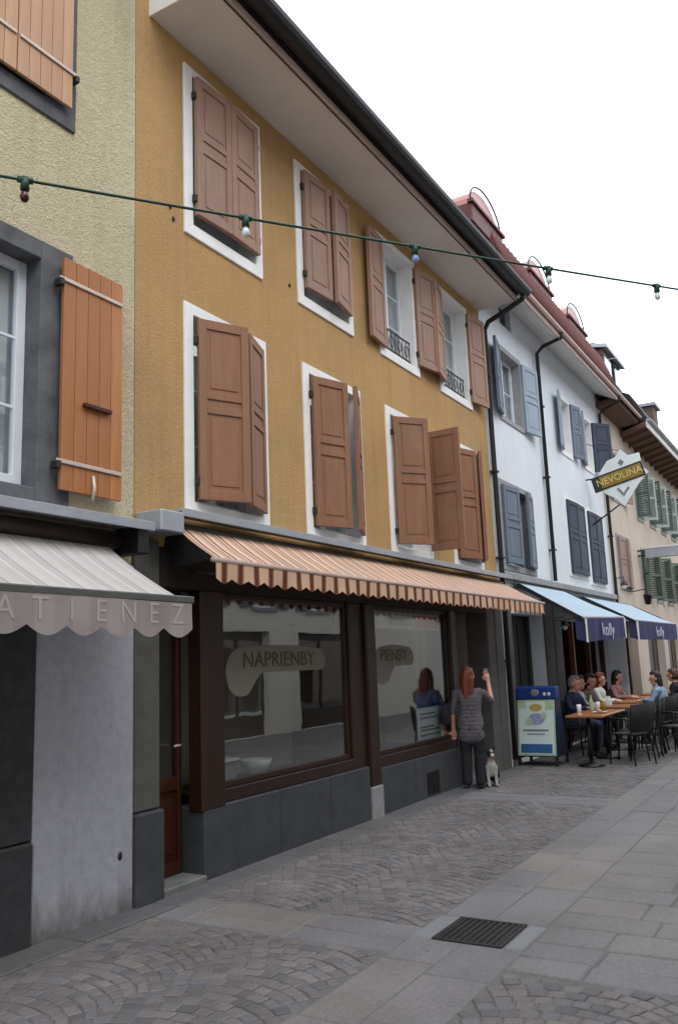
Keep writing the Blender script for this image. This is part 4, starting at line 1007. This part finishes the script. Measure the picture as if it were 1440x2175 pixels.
# ================================================================== wall lamps
def wall_lamp(label,x,y,z,big=1.):
    T=thing('wall_lamp',label,'lamp',(x,FY,z))
    b=MB(); b.tube([(x,FY+.005,z+.12*big),(x,y,z+.14*big),(x,y,z+.06*big)],.012,6); b.build('arm','iron',T)
    b=MB(); b.lathe([(.03*big,.05*big),(.08*big,-.01*big),(.085*big,-.02*big)],x,y,z); b.build('lamp_shade','iron',T)
    b=MB(); b.ball((x,y,z-.05*big),.05*big,10); b.build('globe','lamp_white',T)
wall_lamp('small wall lamp with white globe on the stone pier of the cafe',15.7,4.42,2.2)
wall_lamp('small wall lamp with white globe on the beige wall above the blue awning',21.1,4.42,3.28,1.2)
T=thing('wall_lantern','dark iron wall lantern on the narrow beige house','lantern',(22.9,FY,3.0))
b=MB(); b.tube([(22.9,FY,3.2),(22.9,4.3,3.24),(22.9,4.25,3.14)],.014,6); b.build('arm','iron',T)
b=MB(); b.lathe([(.02,.14),(.09,.08),(.13,.06),(.11,.05),(.075,-.16),(.04,-.18)],22.9,4.25,3.02,6); b.build('lantern_body','black_metal',T)
T=thing('projecting_sign','pale grey box sign projecting from the long beige house','sign',(24.0,FY,4.2))
b=MB(); b.box(23.94,24.06,3.55,4.4,4.14,4.40); b.build('box','grey_zinc',T,bevel=.01)
b=MB(); b.box(23.93,24.07,3.53,4.42,4.401,4.44); b.build('trim','sign_white',T)
b=MB(); b.box(23.98,24.02,4.4,FY+.01,4.2,4.24); b.box(23.98,24.02,4.4,FY+.01,4.34,4.38); b.build('bracket','iron',T)

# ================================================================== pavement board
T=thing('pavement_board','blue A-board with white poster standing at the stone pier of the cafe','sign board',(13.3,4.24,0))
YA,YB=3.94,4.56
def lean(z): return 13.0+.17*z/1.15     # front face leans away
b=MB(); b.prism([(13.03,.14),(13.15,1.02),(13.155,1.15),(13.33,1.17),(13.36,1.02),(13.62,.14)],'y',YA,YB); b.build('body','sign_blue_dark',T,bevel=.012)
b=MB(); b.prism([(13.125,1.0),(13.135,1.17),(13.34,1.19),(13.36,1.0)],'y',YA-.012,YB+.012); b.build('header','sign_blue',T,bevel=.01)
def face(y0,y1,z0,z1,off,m_,nm):
    b=MB(); g=lambda z:13.03+(z-.14)*.136-off
    b.add([(g(z0),y0,z0),(g(z0),y1,z0),(g(z1),y1,z1),(g(z1),y0,z1),(g(z0)+.004,y0,z0),(g(z0)+.004,y1,z0),(g(z1)+.004,y1,z1),(g(z1)+.004,y0,z1)],[(0,1,2,3),(4,7,6,5),(0,4,5,1),(1,5,6,2),(2,6,7,3),(3,7,4,0)]); return b.build(nm,m_,T)
face(YA+.015,YB-.015,.16,.985,.006,'poster_green','poster_border'); face(YA+.04,YB-.04,.185,.96,.0105,'poster_white','poster')
face(YA+.07,YB-.06,.20,.33,.015,'poster_blue','footer_band'); 
def disc(yc,zc,ry,rz,off,m_,nm):
    g=lambda z:13.03+(z-.14)*.136-off; n=18; P=[(yc+ry*math.cos(2*PI*i/n),zc+rz*math.sin(2*PI*i/n)) for i in range(n)]
    b=MB(); b.add([(g(z),y,z) for y,z in P]+[(g(z)+.003,y,z) for y,z in P],[tuple(range(n)),tuple(range(2*n-1,n-1,-1))]+[(i,(i+1)%n,(i+1)%n+n,i+n) for i in range(n)]); b.build(nm,m_,T)
disc(4.25,.87,.10,.055,.015,'poster_gold','emblem'); disc(4.24,.70,.13,.085,.015,'poster_lilac','picture'); disc(4.36,.66,.06,.05,.018,'poster_green','picture'); disc(4.13,.75,.05,.05,.018,'poster_green','picture')

face(4.06,4.46,.52,.545,.015,'poster_grey','text_line'); face(4.12,4.40,.47,.485,.015,'poster_grey','text_line'); face(YA+.04,4.1,.84,.96,.0135,'poster_green','corner_print'); face(YB-.16,YB-.04,.86,.96,.0135,'poster_green','corner_print')
b=MB(); b.ball((13.12,4.25,1.09),.07,12,(.12,1,.8)); b.build('header_emblem','poster_grey',T)
for yy in (4.03,4.10):
    b=MB(); b.ball((13.122,yy,1.07),.028,8,(.12,1,1)); b.build('header_mark','poster_white',T)
for xx in (13.05,13.6):
    for yy in (YA+.02,YB-.02):
        b=MB(); b.box(xx-.02,xx+.02,yy-.02,yy+.02,0.008,.16); b.build('foot','black_metal',T)

# ================================================================== cafe furniture
def table_proto(name,label,L,W,mat):
    T=thing(name,label,'table')
    b=MB(); b.box(-L/2,L/2,-W/2,W/2,.715,.75); b.build('table_top',mat,T,bevel=.008)
    for sx in ((-1,1) if L>.9 else (0,)):
        b=MB(); x=sx*(L/2-.22); b.tube([(x,0,.06),(x,0,.714)],.03,8); b.build('column','black_metal',T)
        b=MB(); b.lathe([(.2,.008),(.2,.02),(.06,.05),(.03,.07)],x,0,0,12); b.build('foot_plate','black_metal',T)
    return T
def chair_proto(label):
    T=thing('cafe_chair',label,'chair',group='dark cafe chairs')
    b=MB(); n=6
    b.box(-.21,.21,-.21,.2,.43,.455); b.build('seat','wicker',T,bevel=.012)
    V=[];F=[]
    for i in range(9):
        a=-.9+1.8*i/8; x=.22*math.sin(a)/math.sin(.9); y=.2+.07*math.cos(a)-.05
        V+=[(x,y,.47),(x,y+.03,.70),(x*.94,y+.05,.88),(x,y+.018,.47),(x,y+.048,.70),(x*.94,y+.068,.88)]
    for i in range(8):
        k=6*i
        for a_,b_ in ((0,1),(1,2)): F+=[(k+a_,k+6+a_,k+6+b_,k+b_),(k+3+a_,k+3+b_,k+9+b_,k+9+a_)]
        F.append((k+2,k+8,k+11,k+5)); F.append((k,k+3,k+9,k+6))
    b=MB(); b.smooth=True; b.add(V,F); b.build('backrest','wicker',T)
    for sx in (-1,1):
        b=MB(); b.tube([(sx*.2,-.19,.66),(sx*.2,-.2,.44),(sx*.22,-.23,.0)],.013,7); b.build('leg','black_metal',T)
        b=MB(); b.tube([(sx*.2,.2,.84),(sx*.2,.19,.44),(sx*.22,.25,.0)],.013,7); b.build('leg','black_metal',T)
        b=MB(); b.tube([(sx*.2,-.19,.66),(sx*.225,0,.67),(sx*.2,.2,.66)],.016,7); b.build('armrest','black_metal',T)
    b=MB(); b.tube([(-.21,.21,.2),(.21,.21,.2)],.009,6); b.build('stretcher','black_metal',T)
    return T
tb=table_proto('cafe_table','long orange wooden cafe table behind the blue A-board',1.5,.56,'table_wood'); tb.location=(13.78,3.50,.0)
tp=None
for i,(x,y) in enumerate(((15.55,3.62),(17.0,3.62),(18.4,3.62),(19.8,3.62),(21.2,3.62))):
    if tp is None: tp=o=table_proto('cafe_table','square wooden cafe table among dark chairs under the blue awnings',.8,.7,'table_wood')
    else: o=copy_tree(tp)
    o['group']='square cafe tables'; o.location=(x,y,0)
ch=None
spots=[(13.62,2.98,150),(14.22,3.02,172),(14.75,2.98,186),(15.3,3.02,185),(15.85,2.98,165),(16.72,3.05,176),(17.3,3.0,190),(17.9,2.98,170),(18.4,3.02,178),(18.95,3.04,184),(19.6,3.02,176),(20.2,3.0,182),(20.8,3.45,200),
       (15.0,2.5,160),(16.2,2.55,195),(17.6,2.5,175),(19.2,2.52,186),(14.72,4.12,-12),(15.25,4.2,5),(15.95,4.22,-6),(16.75,4.2,0),(17.35,4.22,6),(18.2,4.2,-4),(18.9,4.2,4)]
for x,y,r in spots:
    o=chair_proto('dark woven cafe chair with rounded back and metal legs on the cafe terrace') if ch is None else copy_tree(ch)
    if ch is None: ch=o
    o.location=(x,y,.006); o.rotation_euler=(0,0,R_(r))
# things on the tables
T=thing('beer_glass','pale drinking glass on the orange wooden table','glass',(13.25,3.62,.751)); b=MB(); b.lathe([(.03,.001),(.034,.1),(.036,.15),(.032,.15),(.028,.02)],13.25,3.62,.751); b.build('bowl','glass_ware',T); b=MB(); b.lathe([(.036,0),(.036,.006)],13.25,3.62,.7505); b.build('foot','glass_ware',T)
T=thing('napkin_holder','white napkin holder on a square cafe table','napkin holder',(15.5,3.7,.751)); b=MB(); b.box(15.42,15.56,3.66,3.74,.751,.86); b.build('holder','sign_white',T,bevel=.006); b=MB(); b.box(15.43,15.55,3.685,3.715,.86,.91); b.build('napkins','lamp_white',T)
def tumbler(lab,x,y,m_,h=.13):
    T=thing('drinking_glass',lab,'glass',(x,y,.751)); b=MB(); b.lathe([(.026,.001),(.032,h*.5),(.036,h),(.032,h),(.024,.012)],x,y,.751); b.build('bowl',m_,T); b=MB(); b.lathe([(.034,0),(.034,.005)],x,y,.7505); b.build('foot',m_,T)
tumbler('amber drink glass on the long orange table',13.95,3.42,'sign_ochre',.16); tumbler('small clear glass on the long orange table',14.3,3.6,'glass_ware'); tumbler('red drink glass in front of the brown jacket',15.85,3.78,'poster_red')
for lab,x,y in (('white plate on the long orange table',13.6,3.4),('white plate in front of the grey hooded top',15.3,3.82)):
    T=thing('plate',lab,'plate',(x,y,.751)); b=MB(); b.lathe([(.05,.001),(.07,.004),(.115,.018),(.12,.02),(.11,.02),(.07,.009),(.01,.008)],x,y,.751,18); b.build('dish','sign_white',T); b=MB(); b.ball((x,y,.775),.05,9,(1,1,.4)); b.build('food','table_wood',T)
T=thing('water_bottle','green glass bottle on the long orange table','bottle',(14.1,3.65,.751)); b=MB(); b.lathe([(.03,.001),(.034,.02),(.034,.15),(.014,.2),(.013,.25)],14.1,3.65,.751); b.build('body','poster_green',T); b=MB(); b.lathe([(.015,.25),(.015,.265)],14.1,3.65,.751); b.build('cap','iron',T)
T=thing('menu_board','menu board with red heading and white frame on the far cafe terrace','menu board',(20.9,2.95,0))
b=MB(); b.box(20.87,20.93,2.7,3.3,.55,1.55); b.build('frame','sign_white',T,bevel=.01)
b=MB(); b.box(20.86,20.869,2.74,3.26,1.2,1.5); b.build('heading','poster_red',T)
b=MB(); b.box(20.86,20.869,2.74,3.26,.6,1.17); b.build('sheet','poster_grey',T)
for yy in (2.74,3.26):
    b=MB(); b.box(20.88,20.92,yy-.02,yy+.02,.006,.55); b.build('leg','iron',T)
# ================================================================== people and dog
def capsule(mb,a,b,ra,rb,n=10):
    a=Vector(a); b=Vector(b); d=b-a; L=d.length; d=d/L if L>1e-6 else Vector((0,0,1))
    pts=[];rs=[]
    for i in range(5):
        t=-PI/2+PI/2*i/4; pts.append(a+d*math.sin(t)*ra); rs.append(max(.0008,ra*math.cos(t)))
    for i in range(1,5):
        t=PI/2*i/4
        pts.append(b+d*math.sin(t)*rb); rs.append(max(.0008,rb*math.cos(t)))
    pts.insert(5,b.copy()); rs.insert(5,rb)
    mb.tube(pts,0,n,rs=rs)
def fuse(name,caps,parent,voxel,mats,smooth=4,fold=.007,strand=False):
    """one continuous surface from tapered limbs: voxel fuse, relax, then colour faces by the limb they belong to"""
    mb=MB()
    for c in caps: capsule(mb,*c[:4])
    me=bpy.data.meshes.new('tmp'); me.from_pydata(mb.v,[],mb.f)
    ob=bpy.data.objects.new('tmp',me); col.objects.link(ob)
    r=ob.modifiers.new('r','REMESH'); r.mode='VOXEL'; r.voxel_size=voxel
    s=ob.modifiers.new('s','SMOOTH'); s.factor=.5; s.iterations=smooth
    bpy.context.view_layer.update()
    out=bpy.data.meshes.new_from_object(ob.evaluated_get(bpy.context.evaluated_depsgraph_get()))
    bpy.data.objects.remove(ob); bpy.data.meshes.remove(me)
    out.name=name; out.materials.clear()
    for m in mats: out.materials.append(MATS[m])
    nf=len(out.polygons); cen=np.empty(nf*3); out.polygons.foreach_get('center',cen); cen=cen.reshape(-1,3)
    best=np.full(nf,1e9); idx=np.zeros(nf,int)
    for c in caps:
        a=np.array(c[0],float); b_=np.array(c[1],float); d=b_-a; L2=max(1e-9,d@d)
        t=np.clip(((cen-a)@d)/L2,0,1); q=a+t[:,None]*d; rr=c[2]+(c[3]-c[2])*t
        dd=np.linalg.norm(cen-q,axis=1)-rr
        m=dd<best; best[m]=dd[m]; idx[m]=mats.index(c[4])
    out.polygons.foreach_set('material_index',idx.astype(np.int32)); out.polygons.foreach_set('use_smooth',np.ones(nf,bool))
    from mathutils import noise as MN
    amp=np.zeros(len(out.vertices)); cloth={i for i,m in enumerate(mats) if m.startswith('cloth') or m.startswith('fur') or m.startswith('hair')}
    for p in out.polygons:
        if p.material_index in cloth:
            for vi in p.vertices: amp[vi]=1
    nv=len(out.vertices); co=np.empty(nv*3); no=np.empty(nv*3); out.vertices.foreach_get('co',co); out.vertices.foreach_get('normal',no); co=co.reshape(-1,3); no=no.reshape(-1,3)
    for i in range(nv):
        if not amp[i]: continue
        c=Vector(co[i])
        if strand:
            a=math.atan2(c.y,c.x); k=MN.noise((c.x*70,c.y*70,c.z*6))*.006+MN.noise((c.x*25,c.y*25,c.z*3))*.007
        else: k=(MN.noise((c.x*17,c.y*17,c.z*11+c.x*9))+.5*MN.noise((c.x*38+5,c.y*38,c.z*24)))*fold
        co[i]+=no[i]*k
    out.vertices.foreach_set('co',co.ravel()); out.update()
    o=bpy.data.objects.new(name,out); col.objects.link(o); o.parent=parent; return o
def hand(caps,wr,dirv,side,curl=.5,sk='skin'):
    """palm plus four fingers and a thumb leaving its side"""
    wr=Vector(wr); d=Vector(dirv).normalized(); up=Vector((0,0,1)) if abs(d.z)<.8 else Vector((0,-1,0))
    r=d.cross(up).normalized()*side; n=r.cross(d).normalized()*side
    palm=wr+d*.085
    caps.append((tuple(wr),tuple(palm-r*.012),.024,.026,sk)); caps.append((tuple(wr+r*.008),tuple(palm+r*.02),.021,.022,sk))
    for i,L in enumerate((.068,.078,.072,.056)):
        b0=palm+r*(-.03+.02*i); k=b0+d*L*.5; e=k+(d*math.cos(curl)-n*math.sin(curl))*L*.5
        caps.append((tuple(b0),tuple(k),.0092,.0086,sk)); caps.append((tuple(k),tuple(e),.0086,.0074,sk))
    t0=wr+d*.03-r*.02; t1=t0-r*.035+d*.03; caps.append((tuple(t0),tuple(t1),.012,.0105,sk)); caps.append((tuple(t1),tuple(t1+d*.03-n*.01),.0105,.0085,sk))
def head(caps,c,sk='skin',yaw=0,s=1.):
    c=Vector(c); ca,sa=math.cos(yaw),math.sin(yaw)
    def P(x,y,z): return (c.x+(x*ca-y*sa)*s,c.y+(x*sa+y*ca)*s,c.z+z*s)
    caps+= [(P(0,.015,.035),P(0,-.005,.02),.088*s,.085*s,sk),(P(0,-.015,-.01),P(0,-.035,-.075),.07*s,.043*s,sk),
            (P(0,-.085,.0),P(0,-.105,-.03),.010*s,.015*s,sk),(P(-.085,.012,.0),P(-.085,.015,-.03),.012*s,.010*s,sk),(P(.085,.012,.0),P(.085,.015,-.03),.012*s,.010*s,sk),
            (P(-.022,-.082,-.068),P(.022,-.082,-.068),.008*s,.008*s,'lip')]
    return P
def eyes(parent,P,s=1.):
    for sx in (-1,1):
        b=MB(); b.ball(P(sx*.032,-.084,.008),.010*s,8); b.build('eye','eye_dark',parent,org=(0,0,0))
def seated(label,loc,rz,top,legs,hairm,yaw=0,lean=-.06,hand_z=.775,long_hair=False,hood=False):
    T=thing('person',label,'person',(0,0,0)); caps=[]
    hz=.52
    caps+=[((-.09,.06,hz),(.09,.06,hz),.115,.115,legs),((0,.07,hz+.05),(0,.05+lean*.3,.72),.135,.128,top),((0,.05+lean*.3,.72),(0,.04+lean,.93),.128,.14,top),
           ((-.14,.05+lean,.985),(.14,.05+lean,.985),.066,.066,top),((0,.05+lean,1.0),(0,.02+lean*1.2,1.09),.052,.048,'skin')]
    if hood: caps.append(((-.06,.11+lean,1.03),(.06,.11+lean,1.03),.06,.06,top))
    hc=(0,.0+lean*1.3,1.19); P=head(caps,hc,yaw=yaw)
    for sx in (-1,1):
        caps+=[((sx*.1,.05,hz),(sx*.12,-.36,.50),.09,.066,legs),((sx*.12,-.36,.50),(sx*.11,-.33,.12),.062,.043,legs),
               ((sx*.11,-.30,.058),(sx*.12,-.46,.045),.045,.036,'shoe_dark')]
        sh=(sx*.19,.05+lean,.97); el=(sx*.25,-.10,.80); wr=(sx*.10,-.30,hand_z+.03)
        caps+=[(sh,el,.056,.046,top),(el,wr,.046,.032,top)]
        hand(caps,wr,(-sx*.25,-.9,-.12),sx,.7)
    fuse('body',caps,T,.0095,['skin','lip',top,legs,'shoe_dark'])
    hcaps=[(P(0,.03,.05),P(0,.045,.0),.093,.088,hairm),(P(0,-.02,.085),P(0,.04,.09),.06,.06,hairm)]
    if long_hair: hcaps+=[(P(-.05,.06,-.02),P(-.07,.08,-.16),.05,.03,hairm),(P(.05,.06,-.02),P(.07,.08,-.16),.05,.03,hairm),(P(0,.08,-.02),P(0,.1,-.17),.06,.04,hairm)]
    fuse('hair',hcaps,T,.0075,[hairm],2,strand=True)
    eyes(T,P); T.location=loc; T.rotation_euler=(0,0,rz); return T
seated('person in a pale grey hooded top seated at a square cafe table',(15.25,4.2,-.03),R_(2),'cloth_grey','cloth_jeans','hair_brown',yaw=.3,hood=True)
seated('person in a brown jacket leaning over a square cafe table',(15.95,4.22,-.03),R_(-8),'cloth_brown','cloth_black','hair_dark',yaw=-.3,lean=-.1)
seated('person in a navy top with pink face seated beside the stone cafe pier',(14.72,4.12,-.03),R_(-14),'cloth_navy','cloth_black','hair_grey',yaw=0)
seated('person in a light blue jacket seated with their back to the street',(16.72,3.05,-.03),R_(176),'cloth_blue','cloth_navy','hair_dark',yaw=.35,long_hair=True)
seated('person in a rose top seated under the far blue awning',(18.2,4.2,-.03),R_(-4),'cloth_rose','cloth_jeans','hair_dark',yaw=.2,long_hair=True)
seated('person in a dark jacket seated with their back to the street at the far tables',(18.4,3.02,-.03),R_(182),'cloth_black','cloth_jeans','hair_brown',yaw=-.2)
seated('person in a cream top seated against the cafe front',(16.75,4.2,-.03),R_(4),'shoe_white','cloth_black','hair_auburn',yaw=.1,long_hair=True)
# standing woman, back half turned, one hand raised
T=thing('person','person with auburn hair in patterned tunic raising a phone beside the shop window','person',(0,0,0)); caps=[]
caps+=[((-sx_,0,z_),(sx_,0,z_),r_,r_,'cloth_pattern') for z_,sx_,r_ in ((.66,.062,.112),(.70,.062,.113),(.75,.06,.113),(.80,.057,.112),(.85,.052,.109),(.90,.047,.106),(.95,.045,.104),(1.0,.048,.104),(1.05,.055,.104),(1.10,.065,.1),(1.14,.08,.092))]
caps+=[
       ((-.13,.0,1.20),(.13,.0,1.20),.06,.06,'cloth_pattern'),((0,.0,1.21),(0,-.02,1.30),.05,.047,'skin')]
P=head(caps,(0,-.035,1.395),yaw=-.4,s=.97)
for sx in (-1,1):
    caps+=[((sx*.085,0,.74),(sx*.085,-.02,.43),.095,.076,'cloth_black'),((sx*.085,-.02,.43),(sx*.085,.02,.08),.074,.066,'cloth_black'),((sx*.09,.02,.05),(sx*.105,-.13,.035),.042,.034,'shoe_white')]
# hanging right arm with bag, left arm raised with phone
caps+=[((.18,0,1.19),(.235,.02,.95),.05,.042,'cloth_pattern'),((.235,.02,.95),(.24,-.06,.74),.040,.028,'skin')]; hand(caps,(.24,-.06,.74),(0,-.15,-1),1,.9)
caps+=[((-.18,0,1.19),(-.27,-.12,1.08),.05,.042,'cloth_pattern'),((-.27,-.12,1.08),(-.24,-.20,1.32),.038,.027,'skin')]; hand(caps,(-.24,-.20,1.32),(.2,.0,1),-1,.7)
fuse('body',caps,T,.009,['skin','lip','cloth_pattern','cloth_black','shoe_white'])
fuse('hair',[(P(0,.03,.05),P(0,.045,-.0),.092,.09,'hair_auburn'),(P(0,-.02,.085),P(0,.04,.09),.06,.06,'hair_auburn'),(P(-.06,.05,-.02),P(-.075,.07,-.22),.05,.03,'hair_auburn'),(P(.06,.05,-.02),P(.075,.07,-.22),.05,.03,'hair_auburn'),(P(0,.075,-.02),P(0,.1,-.26),.065,.045,'hair_auburn')],T,.007,['hair_auburn'],2,strand=True)
eyes(T,P,.97); T.location=(10.70,4.35,.012); T.rotation_euler=(0,0,R_(105))
WL=T.matrix_basis.copy()
T2=thing('phone','black phone held up by the auburn haired person','phone',tuple(WL@Vector((-.215,-.225,1.44)))); b=MB(); b.box(-.036,.036,-.008,.002,-.05,.07); 
o=bpy.data.objects.new('case',b.mesh('case','black_metal')); col.objects.link(o); o.parent=T2; bev(o,.006)
b=MB(); b.box(-.03,.03,.0025,.0045,-.042,.062); o=bpy.data.objects.new('screen',b.mesh('screen','shutter_slate')); col.objects.link(o); o.parent=T2; T2.rotation_euler=(0,0,R_(105))
T2=thing('shoulder_bag','dark shoulder bag hanging at the auburn haired person\'s side','bag',tuple(WL@Vector((.30,.05,.80)))); T2.rotation_euler=(0,0,R_(105))
def loc_part(nm,b,m,par,bv=0):
    o=bpy.data.objects.new(nm,b.mesh(nm,m)); col.objects.link(o); o.parent=par
    if bv: bev(o,bv,3)
    return o
b=MB(); b.prism([(-.15,.0),(.15,.0),(.17,.12),(.13,.27),(-.13,.27),(-.17,.12)],'x',-.05,.05); loc_part('pouch',b,'cloth_black',T2,.03)
b=MB(); b.prism([(-.155,.14),(.155,.14),(.135,.285),(-.135,.285)],'x',-.06,-.051); loc_part('flap',b,'cloth_navy',T2,.003)
b=MB(); b.tube([(0,-.12,.26),(.05,-.1,.38),(.10,-.04,.455),(.10,.03,.455),(.05,.09,.36),(0,.12,.26)],.012,6); loc_part('strap',b,'cloth_black',T2)
# sitting dog
T=thing('dog','small black and white dog sitting at the auburn haired person\'s feet','dog',(0,0,0)); W_,B_='fur_white','fur_black'
caps=[((0,.16,.13),(0,-.02,.27),.10,.088,B_),((0,-.02,.27),(0,-.07,.345),.085,.062,W_),((0,-.05,.2),(0,-.075,.30),.07,.072,W_),((0,-.07,.345),(0,-.09,.43),.055,.05,W_),
      ((0,-.085,.465),(0,-.10,.46),.062,.058,B_),((0,-.14,.45),(0,-.20,.435),.036,.024,W_),((0,-.125,.50),(0,-.115,.515),.022,.02,W_),((0,-.215,.442),(0,-.222,.44),.012,.011,B_)]
for sx in (-1,1):
    caps+=[((sx*.055,-.075,.27),(sx*.06,-.08,.15),.042,.028,W_),((sx*.06,-.08,.15),(sx*.06,-.10,.03),.026,.02,W_),((sx*.06,-.10,.022),(sx*.062,-.145,.02),.022,.02,W_),
           ((sx*.085,.15,.12),(sx*.105,.02,.15),.075,.055,B_),((sx*.105,.02,.15),(sx*.105,.12,.055),.045,.03,B_),((sx*.105,.12,.04),(sx*.11,-.01,.022),.028,.022,B_),
           ((sx*.05,-.06,.505),(sx*.075,-.055,.555),.024,.010,B_),((sx*.075,-.055,.555),(sx*.085,-.085,.535),.012,.006,B_)]
caps+=[((0,.25,.07),(.08,.36,.04),.028,.022,B_),((.08,.36,.04),(.17,.36,.05),.022,.012,W_)]
fuse('body',caps,T,.007,[W_,B_],2,fold=.004)
for sx in (-1,1):
    b=MB(); b.ball((sx*.03,-.148,.478),.009,7); b.build('eye','eye_dark',T,org=(0,0,0))
b=MB(); b.tube([(.058*math.cos(a),-.082+.052*math.sin(a),.405) for a in [i*PI/7 for i in range(15)]],.007,6); b.build('collar','poster_red',T,org=(0,0,0))
T.location=(10.93,4.22,.008); T.scale=(.88,.88,.88); T.rotation_euler=(0,0,R_(-50))
